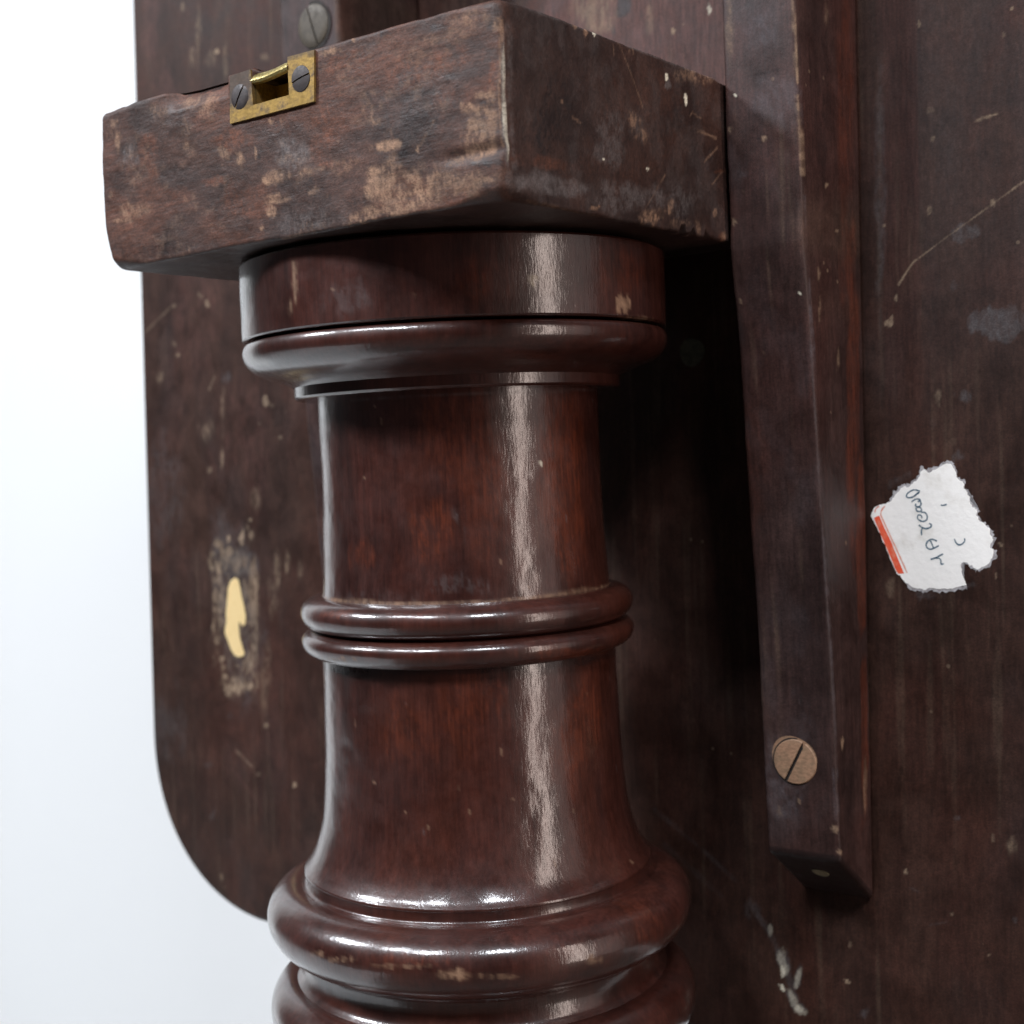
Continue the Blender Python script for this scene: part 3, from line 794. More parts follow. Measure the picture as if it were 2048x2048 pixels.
def wood(name, dark, mid, red, pale, bloom, grain=2, rough=0.5, coat=0.0, coat_rough=0.2, spec=0.4,
         pore=0.35, fleck=0.0, bump_fine=0.00012, bump_wave=0.0, redness=0.6, orange=(0.16, 0.05, 0.02), stretch=0.16, pstretch=0.07, micro=420, mott=0.28, crisp=0.0):
    k = NT(name)
    st = [1.0, 1.0, 1.0]
    st[grain] = stretch
    st2 = [1.0, 1.0, 1.0]
    st2[grain] = pstretch
    n1 = k.noise(55, tuple(st), 8, 0.68, 0.9)
    n2 = k.noise(900, tuple(st2), 4, 0.6)
    n3 = k.noise(17, (1, 1, 0.5), 5, 0.6, 0.6, (3, 1, 2))
    n4 = k.noise(micro, (1, 1, 0.7), 6, 0.7)
    n5 = k.noise(70, (1, 1, 1), 7, 0.7, 0.3, (8, 3, 4))
    c = k.mix(k.rng(n1, 0.34, 0.66), dark, mid)
    c = k.mix(k.math('MULTIPLY', k.rng(n3, 0.44, 0.68), redness), c, red)
    c = k.scale(c, k.rng(n2, 0.25, 0.75, 1 - pore, 1 + pore))
    c = k.scale(c, k.rng(n5, 0.3, 0.7, 1 - mott, 1 + mott))
    c = k.scale(c, k.rng(n4, 0.3, 0.7, 0.85, 1.15))
    at = k.n("ShaderNodeAttribute", attribute_name="marks")
    sp = k.n("ShaderNodeSeparateColor")
    k.t.links.new(at.outputs["Color"], sp.inputs[0])
    w = k.n("ShaderNodeAttribute", attribute_name="specks").outputs["Fac"]
    R, G, B = sp.outputs[0], sp.outputs[1], sp.outputs[2]
    A = at.outputs["Alpha"]
    c = k.mix(k.math('MULTIPLY', A, 0.8), c, k.scale(orange, k.rng(n2, 0.25, 0.75, 0.6, 1.4)))
    c = k.mix(k.math('MULTIPLY', G, 0.85), c, (0.012, 0.008, 0.008))
    c = k.mix(k.math('MULTIPLY', B, k.rng(n4, 0.3, 0.75, 0.35, 0.8)), c, bloom)
    c = k.mix(k.math('MULTIPLY', R, k.rng(n4, 0.25, 0.6, 0.6, 1.0)), c, k.scale(pale, k.rng(n5, 0.3, 0.7, 0.65, 1.35)))
    c = k.mix(w, c, (0.72, 0.66, 0.52))
    if fleck:
        vo = k.n("ShaderNodeTexVoronoi")
        k.t.links.new(k.obj, vo.inputs["Vector"])
        vo.inputs["Scale"].default_value = 130
        spk = k.math('MULTIPLY', k.rng(vo.outputs["Distance"], 0.06, 0.11, 1.0, 0.0),
                     k.rng(k.noise(33, (1, 1, 1), 2), 0.60, 0.66))
        c = k.mix(k.math('MULTIPLY', spk, fleck), c, pale)
    if crisp:
        c = k.scale(c, k.rng(k.noise(2300, (0.6, 1, 1), 4, 0.7), 0.3, 0.7, 1 - crisp, 1 + crisp))
    worn = k.math('ADD', k.math('ADD', R, B), w)
    rg = k.math('ADD', k.rng(n5, 0.25, 0.75, rough - 0.10, rough + 0.10), k.math('ADD', k.math('MULTIPLY', worn, 0.22), k.math('MULTIPLY', G, -0.12)))
    nrm = k.bump(n2, bump_fine, 0.6)
    nrm = k.bump(n4, bump_fine * 1.3, 0.6, nrm)
    if bump_wave:
        nw = k.noise(800, (1, 1, 0.22), 3, 0.55, 0.5)
        nw3 = k.noise(1900, (1, 1, 0.30), 3, 0.6, 0.3)
        nw2 = k.noise(120, (1, 1, 0.35), 3, 0.5, 0.3)
        nrm = k.bump(nw, bump_wave * 1.25, 1.0, nrm)
        nrm = k.bump(nw3, bump_wave * 0.75, 1.0, nrm)
        nrm = k.bump(nw2, bump_wave * 0.5, 1.0, nrm)
    k.out(Base_Color=c, Roughness=rg, Normal=nrm, Specular_IOR_Level=spec)
    if coat:
        k.out(Coat_Weight=k.math('MULTIPLY', k.rng(worn, 0.0, 0.9, 1.0, 0.35), coat),
              Coat_Roughness=k.rng(n5, 0.3, 0.7, coat_rough * 0.75, coat_rough * 1.3), Coat_Normal=nrm)
    return k.m


PALE = (0.275, 0.16, 0.10)
M_COL = wood("polished_mahogany", (0.0225, 0.0072, 0.0056), (0.041, 0.0118, 0.0084), (0.060, 0.0158, 0.0088), (0.22, 0.13, 0.08),
             (0.10, 0.085, 0.085), rough=0.38, coat=1.0, coat_rough=0.125, mott=0.13, stretch=0.22, spec=0.3, pore=0.22, bump_fine=0.00002,
             bump_wave=0.000038, redness=0.5, orange=(0.088, 0.020, 0.009))
M_BLOCK = wood("worn_mahogany_block", (0.030, 0.0148, 0.0115), (0.056, 0.0255, 0.0178), (0.075, 0.0275, 0.0175), PALE,
               (0.14, 0.122, 0.118), grain=0, rough=0.58, spec=0.3, pore=0.22, bump_fine=0.00022, orange=(0.125, 0.042, 0.021),
               stretch=0.38, pstretch=0.22, micro=800, crisp=0.35)
M_TABLE = wood("dull_mahogany_board", (0.0215, 0.0090, 0.0064), (0.035, 0.0158, 0.0108), (0.043, 0.0138, 0.0088), (0.28, 0.20, 0.135),
               (0.088, 0.084, 0.088), rough=0.56, spec=0.2, pore=0.2, fleck=0.25, bump_fine=0.00009, redness=0.7, orange=(0.082, 0.034, 0.028),
               stretch=0.2, pstretch=0.12, micro=600, crisp=0.25)
M_BEARER = wood("dark_mahogany_rail", (0.0225, 0.0112, 0.0100), (0.038, 0.0198, 0.0172), (0.045, 0.0155, 0.0118), (0.26, 0.17, 0.11),
                (0.095, 0.086, 0.095), rough=0.5, spec=0.28, pore=0.25, fleck=0.4, stretch=0.12, micro=600, crisp=0.25, bump_fine=0.0001, orange=(0.080, 0.020, 0.010))


def metal(name, base, tarn, metallic, rough, scale=260, lo=0.4, hi=0.65, dirt=False):
    k = NT(name)
    n = k.noise(scale, (1, 1, 1), 6, 0.7)
    n2 = k.noise(1500, (0.5, 1, 1), 4, 0.6)
    f = k.rng(n, lo, hi)
    if dirt:                               # varnish smeared over the left half and the worn top of the plate
        sx = k.n("ShaderNodeSeparateXYZ")
        k.t.links.new(k.obj, sx.inputs[0])
        wx = k.math('ADD', sx.outputs[0], k.math('MULTIPLY', n, 0.006))
        wz = k.math('ADD', sx.outputs[2], k.math('MULTIPLY', n, -0.006))
        dm = k.math('MULTIPLY', k.rng(wx, -0.0085, -0.0055, 1.0, 0.0), k.rng(wz, 0.1128, 0.1158))
        dm = k.math('MAXIMUM', dm, k.rng(wz, 0.1222, 0.1240, 0.0, 0.75))
        f = k.math('MAXIMUM', f, dm)
    c = k.mix(f, base, tarn)
    c = k.scale(c, k.rng(n2, 0.3, 0.7, 0.75, 1.2))
    k.out(Base_Color=c, Metallic=k.rng(f, 0, 1, metallic, metallic * 0.3), Roughness=k.rng(n, 0.3, 0.7, rough - 0.08, rough + 0.15),
          Normal=k.bump(n, 0.00012, 0.5))
    return k.m


M_BRASS = metal("tarnished_brass", (0.33, 0.205, 0.055), (0.06, 0.036, 0.023), 0.6, 0.48, lo=0.45, hi=0.75, dirt=True)
M_BRASS_LIP = metal("rubbed_brass", (0.62, 0.51, 0.22), (0.26, 0.19, 0.09), 0.7, 0.34, 300, 0.5, 0.75)
M_IRON = metal("dull_iron_screw", (0.040, 0.029, 0.028), (0.022, 0.016, 0.016), 0.2, 0.55, 500)
M_DUSTY = metal("dusty_brass_screw", (0.29, 0.165, 0.10), (0.22, 0.135, 0.08), 0.05, 0.6, 240)
M_OLIVE = metal("dull_brass_screw", (0.066, 0.051, 0.035), (0.045, 0.035, 0.024), 0.1, 0.6, 240)
M_SLOT = metal("slot_grime_and_shade", (0.012, 0.008, 0.006), (0.02, 0.013, 0.01), 0.0, 0.8)  # slot dirt, with the shade of its depth in the colour
M_DARKPLUG = metal("dark_plug", (0.065, 0.058, 0.036), (0.045, 0.04, 0.026), 0.0, 0.8, 300)
M_PLUG = metal("pale_plug", (0.24, 0.21, 0.12), (0.18, 0.15, 0.09), 0.0, 0.7, 300)


def paper(name, base, stain, lo=0.5, hi=0.8, scale=120):
    k = NT(name)
    n = k.noise(scale, (1, 1, 1), 6, 0.6)
    k.out(Base_Color=k.mix(k.rng(n, lo, hi), base, stain), Roughness=0.85, Specular_IOR_Level=0.2,
          Normal=k.bump(k.noise(500, (1, 1, 1), 5), 0.00025, 0.6))
    return k.m


M_PAPER = paper("torn_paper", (0.88, 0.85, 0.815), (0.66, 0.62, 0.56), 0.50, 0.80)
M_FUZZ = paper("torn_paper_fibre", (0.42, 0.40, 0.41), (0.20, 0.18, 0.18), 0.4, 0.7, 500)
M_RED = paper("printed_red", (0.75, 0.10, 0.045), (0.72, 0.24, 0.15), 0.45, 0.75, 500)
M_RED_PALE = paper("printed_pale_red", (0.72, 0.30, 0.22), (0.74, 0.55, 0.50), 0.45, 0.75, 500)
M_INK = paper("blue_grey_ink", (0.07, 0.13, 0.18), (0.16, 0.24, 0.29), 0.5, 0.8, 800)
M_CREAM = paper("cream_tape", (0.72, 0.53, 0.26), (0.62, 0.42, 0.18), 0.5, 0.8, 200)
kf = NT("dark_workshop_floor")
M_FLOOR = kf.out(Base_Color=kf.mix(kf.noise(3.0), (0.05, 0.04, 0.035), (0.08, 0.07, 0.06)), Roughness=0.6)
kb = NT("white_backdrop_paper")
M_BACK = kb.out(Base_Color=kb.mix(kb.noise(2.0), (0.695, 0.70, 0.70), (0.685, 0.69, 0.69)), Roughness=0.9, Specular_IOR_Level=0.1)


# ------------------------------------------------------------------ backdrop sweep (setting)
def backdrop():
    prof = [(0.62, 3.2), (0.62, 1.0), (0.62, 0.2), (0.62, -0.4), (0.62, -0.715)]
    bm = bmesh.new()
    rows = []
    for x in np.linspace(-5.5, 1.2, 10):
        rows.append([bm.verts.new((x, y, z)) for y, z in prof])
    for a, b in zip(rows[:-1], rows[1:]):
        for i in range(len(prof) - 1):
            bm.faces.new((a[i], b[i], b[i + 1], a[i + 1]))
    o = from_bm("backdrop", bm, M_BACK, None, smooth=True)
    o["kind"] = "structure"
    # the same pale sheet carried forward over the floor on the left
    bm = bmesh.new()
    q = [bm.verts.new(p) for p in ((-5.5, -1.2, -0.716), (-0.28, -1.2, -0.716), (-0.28, 0.62, -0.716), (-5.5, 0.62, -0.716))]
    bm.faces.new(q)
    o = from_bm("ground_sheet", bm, M_BACK, None)
    o["kind"] = "structure"


backdrop()
bm = bmesh.new()
q = [bm.verts.new(p) for p in ((-5.5, -5, -0.72), (4, -5, -0.72), (4, 2, -0.72), (-5.5, 2, -0.72))]
bm.faces.new(q)
fo = from_bm("floor", bm, M_FLOOR, None)
fo["kind"] = "structure"

# ------------------------------------------------------------------ the table: one thing with its parts
ROOT = bpy.data.objects.new("tilt_top_table", None)
col.objects.link(ROOT)
ROOT.location = BASE
ROOT["label"] = "dark mahogany tilt-top table with worn block and turned column before its upright top"
ROOT["category"] = "table"

TANT = math.tan(math.radians(1.8))


def Tpl(z):                                # y of the underside of the tilted top at height z
    return 0.081 + z * TANT


# ---- table top
def table_top():
    XL, XR, ZB, ZT, RC = -0.266, 0.264, -0.195, 0.56, 0.083
    INS = 0.003
    fs = 0.0005
    x = np.concatenate([np.arange(XL, 0.170, fs), np.arange(0.172, XR, 0.006), [XR]])
    z = np.concatenate([np.arange(ZB, 0.262, fs), np.arange(0.264, ZT, 0.008), [ZT]])
    cx = (XL + XR) / 2
    hw = (XR - XL) / 2 - INS
    zb, zt = ZB + INS, ZT - INS
    z = zb + (z - ZB) * (zt - zb) / (ZT - ZB)
    rc = RC - INS
    dz = np.maximum(np.maximum((zb + rc) - z, z - (zt - rc)), 0)
    half = hw - rc + rc * (np.maximum(1 - (dz / rc) ** 2.15, 0)) ** (1 / 2.15)
    u = (x - cx) / ((XR - XL) / 2)
    X = cx + u[:, None] * half[None, :]
    Z = np.broadcast_to(z, X.shape)
    Y = Tpl(Z)
    P = np.stack([X, Y, Z], -1)
    nu, nv = X.shape
    V = P.reshape(-1, 3)
    F = grid_faces(nu, nv)
    # boundary loop, counter-clockwise seen from -Y
    ids = np.arange(nu * nv).reshape(nu, nv)
    loop = np.concatenate([ids[:, 0], ids[-1, 1:], ids[-2::-1, -1], ids[0, -2:0:-1]])
    B = V[loop][:, [0, 2]]
    tn = np.roll(B, -3, 0) - np.roll(B, 3, 0)
    nr = np.stack([tn[:, 1], -tn[:, 0]], 1)
    nr /= np.maximum(np.linalg.norm(nr, axis=1, keepdims=True), 1e-9)
    Vs, Fs = [V], [F]
    prev, base, L = loop, len(V), len(loop)
    for o_, d_ in ((0.0013, 0.0003), (0.0024, 0.0012), (0.003, 0.003), (0.003, 0.016), (0.001, 0.0195)):
        Q = B + nr * o_
        R3 = np.stack([Q[:, 0], Tpl(Q[:, 1]) + d_, Q[:, 1]], 1)
        Vs.append(R3)
        cur = base + np.arange(L)
        Fs.append(np.stack([prev, np.roll(prev, -1), np.roll(cur, -1), cur], 1)[:, ::-1])
        prev, base = cur, base + L
    # back: strips joining the two halves of the last ring
    h = L // 2
    a, b = prev[:h], prev[::-1][:h]
    Fs.append(np.stack([a[:-1], b[:-1], b[1:], a[1:]], 1))
    V, F = np.concatenate(Vs), np.concatenate(Fs)
    s, t = V[:, 0], V[:, 2]
    front = V[:, 1] < Tpl(V[:, 2]) + 0.0035
    ch = paint(s, t, MARKS_TABLE, front, fine=700, aniso=(1.3, 0.6))
    # darker strip beside the right rail, fading downwards, and the greyer board to its right
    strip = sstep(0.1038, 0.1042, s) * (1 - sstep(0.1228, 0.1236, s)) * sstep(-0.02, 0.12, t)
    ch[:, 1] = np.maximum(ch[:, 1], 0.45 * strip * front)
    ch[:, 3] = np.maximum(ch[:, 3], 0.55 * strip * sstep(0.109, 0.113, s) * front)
    hazy = sstep(0.1228, 0.1236, s) * sstep(-0.01, 0.12, t) * front
    ch[:, 2] = np.maximum(ch[:, 2], 0.20 * hazy * (0.5 + fbm(s * 120, t * 20, 4)))
    ch[:, 0] *= 0.82
    # rag-rubbed streaks along the grain
    stv = fbm(s * 420, t * 14, 8, 4)
    ch[:, 0] = np.maximum(ch[:, 0], front * 0.08 * sstep(0.55, 0.80, stv) * sstep(0.4, 0.65, fbm(s * 22, t * 15, 14, 3)))
    ch[:, 2] = np.maximum(ch[:, 2], front * 0.09 * sstep(0.5, 0.8, fbm(s * 45, t * 28, 24, 5)))
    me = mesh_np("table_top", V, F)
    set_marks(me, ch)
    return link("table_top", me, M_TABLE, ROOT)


TOP = table_top()

# ---- the two rails (bearers) the top is screwed to
ZK = [-0.40, -0.117, -0.047, 0.007, 0.043, 0.075, 0.40]
FK = [0.0640, 0.0509, 0.0486, 0.0450, 0.0425, 0.0390, 0.0390]


def Ffront(z):
    return np.interp(z, ZK, FK)


def bearer(x0, x1, zlo, marks_f, marks_s, label):
    V, F = round_box((x0, 0, zlo), (x1, 0.030, 0.36), 0.0008,
                     lambda P: np.clip(0.0012 + 0.0010 * (fbm(P[:, 2] * 130, P[:, 0] * 50, 3) - 0.4), 0.0005, 0.003))
    d = V[:, 1] / 0.030                                  # 0 front .. 1 at the top board
    z = V[:, 2] - 0.0190 * d * (1 - sstep(zlo, zlo + 0.035, V[:, 2]))
    f = Ffront(np.maximum(z, -0.117))
    y = f + d * (Tpl(z) - 0.0007 - f)
    wv = (fbm(z * 60, V[:, 0] * 60, 12, 3) - 0.5) * 0.00035
    V = np.stack([V[:, 0] + wv * (d < 0.5), y + wv * (1 - d), z], 1)
    ch = paint(V[:, 0], V[:, 2], marks_f, d < 0.07, fine=800, aniso=(1.3, 0.6))
    if marks_s:
        ch = np.maximum(ch, paint(V[:, 1], V[:, 2], marks_s, (V[:, 0] > x1 - 0.002), fine=800, aniso=(1.3, 0.5)))
    st = fbm(V[:, 0] * 500, z * 16, 8, 4)
    ch[:, 0] = np.maximum(ch[:, 0], 0.14 * sstep(0.55, 0.8, st) * sstep(0.45, 0.65, fbm(V[:, 0] * 60, z * 22, 14, 3)))
    ch[:, 2] = np.maximum(ch[:, 2], 0.22 * (d < 0.07) * sstep(0.42, 0.75, fbm(V[:, 0] * 90, z * 50, 24, 5)))
    # shade on the raw, down-facing slanting end, put into the colour
    endm = (V[:, 2] < zlo + 0.0012 - 0.019 * d + 0.0008)
    ch[:, 1] = np.maximum(ch[:, 1], 0.75 * endm)
    me = mesh_np("bearer", V, F)
    set_marks(me, ch)
    o = link("bearer", me, M_BEARER, ROOT)
    o["label"] = label
    return o


RB = bearer(0.0792, 0.1040, -0.117, MARKS_BEARER, MARKS_BEARER_SIDE, "rail to the right of the block, with a wide slotted screw near its slanting foot")
LB = bearer(-0.1140, -0.0823, -0.117, [], [], "rail behind the left end of the block, mostly hidden by it")


# ---- slotted screws
def screw(name, c, nrm, rad, slot_deg, proud, mats, parent, slot=0.16, dome=0.0, ring=0.0, tilt=0.0):
    nrm = Vector(nrm).normalized()
    xa = Vector((1, 0, 0)) - nrm * nrm.x
    xa.normalize()
    za = nrm.cross(xa)
    M = Matrix((xa, za, nrm)).transposed()
    if tilt:
        M = Matrix.Rotation(tilt, 3, za) @ M
    bm = bmesh.new()
    ca, sa = math.cos(math.radians(slot_deg)), math.sin(math.radians(slot_deg))
    hs = slot * rad / 2
    a0 = math.asin(hs / rad)

    def P(x, y, z):
        return bm.verts.new(Vector(c) + M @ Vector((x * ca - y * sa, x * sa + y * ca, z)))
    for sg in (1, -1):
        rings = []
        for rr, zz in ((1.0, -0.0006), (1.0, proud * 0.55), (0.955, proud), (0.6, proud + dome * 0.7), (0.25, proud + dome)):
            lst = []
            for i in range(33):
                t = a0 + (math.pi - 2 * a0) * i / 32
                x, y = rad * math.cos(t), rad * math.sin(t)
                x, y = x * rr, hs + (y - hs) * rr
                lst.append(P(x, sg * y, zz))
            rings.append(lst)
        for r0, r1 in zip(rings[:-1], rings[1:]):
            for i in range(32):
                bm.faces.new((r0[i], r0[i + 1], r1[i + 1], r1[i]))
        bm.faces.new(rings[-1])
        for i0 in (0, 32):
            pass
        # slot wall
        bm.faces.new([r[0] for r in rings] + [r[-1] for r in rings[::-1]])
    # slot floor
    fl = [P(rad * 0.99 * math.cos(2 * math.pi * i / 48), rad * 0.99 * math.sin(2 * math.pi * i / 48), proud - 0.0005) for i in range(48)]
    ff = bm.faces.new(fl)
    ff.material_index = 1
    if ring:
        # dark ring of the countersunk hole round the head
        a = [P(rad * math.cos(2 * math.pi * i / 48), rad * math.sin(2 * math.pi * i / 48), 0.00012) for i in range(48)]
        b = [P(rad * (1 + ring) * math.cos(2 * math.pi * i / 48) , rad * (1 + ring) * math.sin(2 * math.pi * i / 48), 0.00010) for i in range(48)]
        for i in range(48):
            q = bm.faces.new((a[i], a[(i + 1) % 48], b[(i + 1) % 48], b[i]))
            q.material_index = 1
    o = from_bm(name, bm, mats, parent, smooth=True)
    return o


def ztilt(z0):
    s_ = (Ffront(z0 + 0.01) - Ffront(z0 - 0.01)) / 0.02
    return (0, -1, s_)


screw("screw", (0.0905, float(Ffront(-0.0863)), -0.0863), ztilt(-0.0863), 0.0072, 62, 0.0007, [M_DUSTY, M_SLOT], RB, slot=0.15, dome=0.0002, ring=0.07, tilt=0.05)
screw("screw", (-0.0952, 0.0390, 0.1815), (0, -1, 0), 0.0082, 108, 0.0006, [M_OLIVE, M_SLOT], LB, slot=0.10, dome=0.0003, ring=0.16, tilt=-0.03)


RIM_AT = (0.0905 - 0.0006, float(Ffront(-0.0858)), -0.0863 + 0.0005)


def disc(name, c, nrm, rx, rz, h, mat, parent):
    nrm = Vector(nrm).normalized()
    xa = (Vector((1, 0, 0)) - nrm * nrm.x).normalized()
    za = nrm.cross(xa)
    bm = bmesh.new()
    lo, hi = [], []
    for i in range(40):
        t = 2 * math.pi * i / 40
        w = 1 + 0.04 * math.sin(3 * t + 1)
        p = Vector(c) + xa * (rx * w * math.cos(t)) + za * (rz * w * math.sin(t))
        lo.append(bm.verts.new(p - nrm * 0.0006))
        hi.append(bm.verts.new(p + nrm * h))
    bm.faces.new(hi)
    for i in range(40):
        bm.faces.new((lo[i], lo[(i + 1) % 40], hi[(i + 1) % 40], hi[i]))
    return from_bm(name, bm, mat, parent)


disc("countersink_rim", RIM_AT, ztilt(-0.0863), 0.0077, 0.0077, 0.00006, M_DUSTY, RB)
# plug let into the slanting foot of the right rail, and one in the board behind the block
ez = 0.40
pz = -0.117 - 0.019 * ez
py = float(Ffront(-0.117)) + ez * (Tpl(pz) - float(Ffront(-0.117)))
disc("plug", (0.0925, py, pz), (0, -0.60, -0.80), 0.0028, 0.0026, 0.0004, M_PLUG, RB)
disc("plug", (0.0401, Tpl(0.0479), 0.0479), (0, -1, TANT), 0.0050, 0.0050, 0.0003, M_DARKPLUG, TOP)

# ---- the block on top of the column
BX0, BX1, BF, BB, BZ0, BZ1 = -0.0811, 0.0780, -0.0730, 0.0560, 0.0779, 0.1275


def block():
    def rad(P):
        x, y, z = P.T
        r = 0.0008 + 0.0008 * np.clip(fbm(x * 90 + 3, (y + z) * 90, 5) - 0.45, -0.5, 1)
        left = 1 - sstep(BX0, BX0 + 0.02, x)
        up = sstep(BZ1 - 0.015, BZ1, z)
        dn = 1 - sstep(BZ0, BZ0 + 0.016, z)
        r = r + left * (0.0020 * up + 0.0042 * dn)
        near = sstep(BX1 - 0.02, BX1, x) * (1 - sstep(BF, BF + 0.02, y))
        r = r + near * (0.0004 + 0.0012 * up + 0.0034 * dn * dn)
        return np.clip(r, 0.0006, 0.009)
    V, F = round_box((BX0, BF, BZ0), (BX1, BB, BZ1), 0.00055, rad)
    x, y, z = V.T.copy()
    isA = y < BF + 0.006
    # worn, hand-planed faces
    wA = 1 - sstep(BF, BF + 0.004, y)
    wB = sstep(BX1 - 0.004, BX1, x)
    y = y + wA * ((fbm(x * 45, z * 60, 2, 4) - 0.5) * 0.0009 + (fbm(x * 300, z * 300, 6, 3) - 0.5) * 0.00022)
    x = x + wB * ((fbm(y * 45, z * 60, 9, 4) - 0.5) * 0.0008 + (fbm(y * 300, z * 300, 16, 3) - 0.5) * 0.00022)
    wT = sstep(BZ1 - 0.003, BZ1, z)
    z = z - wT * np.clip(fbm(x * 70, y * 70, 21, 4) - 0.5, 0, 1) * 0.0022 * (1 - sstep(0.02, 0.03, np.minimum(np.abs(y - BF), np.abs(x - BX1))))
    wL = 1 - sstep(BZ0, BZ0 + 0.003, z)
    z = z + wL * np.clip(fbm(x * 60 + 5, y * 60, 33, 4) - 0.52, 0, 1) * 0.0015
    # shallow hollow worn near the lower right of the front, and a groove
    y = y + wA * 0.0010 * np.exp(-((x - 0.070) / 0.012) ** 2 - ((z - 0.0905) / 0.0016) ** 2)
    # chip struck off the top edge left of the catch
    chip = sstep(-0.050, -0.044, x) * (1 - sstep(-0.0215, -0.0205, x)) * wA
    y = y + chip * np.clip(z - (0.1212 + 0.02 * (x + 0.02) * 0.0), 0, 1) * 0.75
    z = z - sstep(-0.047, -0.036, x) * (1 - sstep(-0.0215, -0.0205, x)) * wT * (1 - sstep(BF, BF + 0.02, y)) * 0.0008
    # broken splinters along the lower edge at the far right end of the side
    spl = wB * sstep(0.004, 0.012, y) * (1 - sstep(0.026, 0.034, y))
    z = z + spl * (1 - sstep(BZ0, BZ0 + 0.004, z)) * 0.0022 * sstep(0.4, 0.6, fbm(y * 240, x * 0 + 3, 3))
    # mortise behind the catch plate
    inx = sstep(-0.0103, -0.0099, x) * (1 - sstep(0.0043, 0.0047, x))
    hole = inx * sstep(0.1164, 0.1168, z) * wA * (1 - sstep(0.1275, 0.1285, z))
    y = y + hole * 0.011 * (1 - 0.4 * sstep(0.1235, 0.127, z))
    z = z - inx * wT * (1 - sstep(BF + 0.003, BF + 0.006, V[:, 1])) * 0.0015
    bx = np.stack([x, y, z], 1)
    selA = (V[:, 1] < BF + 0.0013)
    selB = (V[:, 0] > BX1 - 0.0013)
    ch = np.maximum(paint(V[:, 0], V[:, 2], MARKS_A, selA, fine=1300, aniso=(1.15, 0.7)),
                    paint(V[:, 1], V[:, 2], MARKS_B, selB & ~(V[:, 1] < BF + 0.0008), fine=1300, aniso=(1.0, 0.7)))
    # side face: darker, unevenly
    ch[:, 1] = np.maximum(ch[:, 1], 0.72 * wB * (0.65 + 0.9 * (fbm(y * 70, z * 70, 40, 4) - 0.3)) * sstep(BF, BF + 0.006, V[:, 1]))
    # speckled rubbing over the front
    f1 = fbm(V[:, 0] * 120, V[:, 2] * 200, 50, 5)
    f2 = fbm(V[:, 0] * 900, V[:, 2] * 500, 55, 4)
    ch[:, 0] = np.maximum(ch[:, 0], wA * 0.26 * sstep(0.55, 0.78, f1) * sstep(0.42, 0.62, f2))
    ch[:, 1] = np.maximum(ch[:, 1], wA * 0.28 * sstep(0.50, 0.72, fbm(V[:, 0] * 75, V[:, 2] * 110, 58, 5)))
    ch[:, 3] = np.maximum(ch[:, 3], wA * 0.45 * sstep(0.48, 0.70, fbm(V[:, 0] * 45, V[:, 2] * 95, 66, 4)))
    ch[:, 2] = np.maximum(ch[:, 2], wB * 0.18 * sstep(0.48, 0.7, fbm(V[:, 1] * 160, V[:, 2] * 120, 71, 5)))
    ch[:, 1] = np.maximum(ch[:, 1], 0.8 * hole)
    ch[:, 0] *= 0.82 - 0.12 * wB
    # darker underside
    und = 1 - sstep(BZ0 + 0.0002, BZ0 + 0.0012, V[:, 2])
    ch[:, 1] = np.maximum(ch[:, 1], und * 0.55)
    me = mesh_np("block", bx, F)
    set_marks(me, ch)
    return link("block", me, M_BLOCK, ROOT)


BLOCK = block()


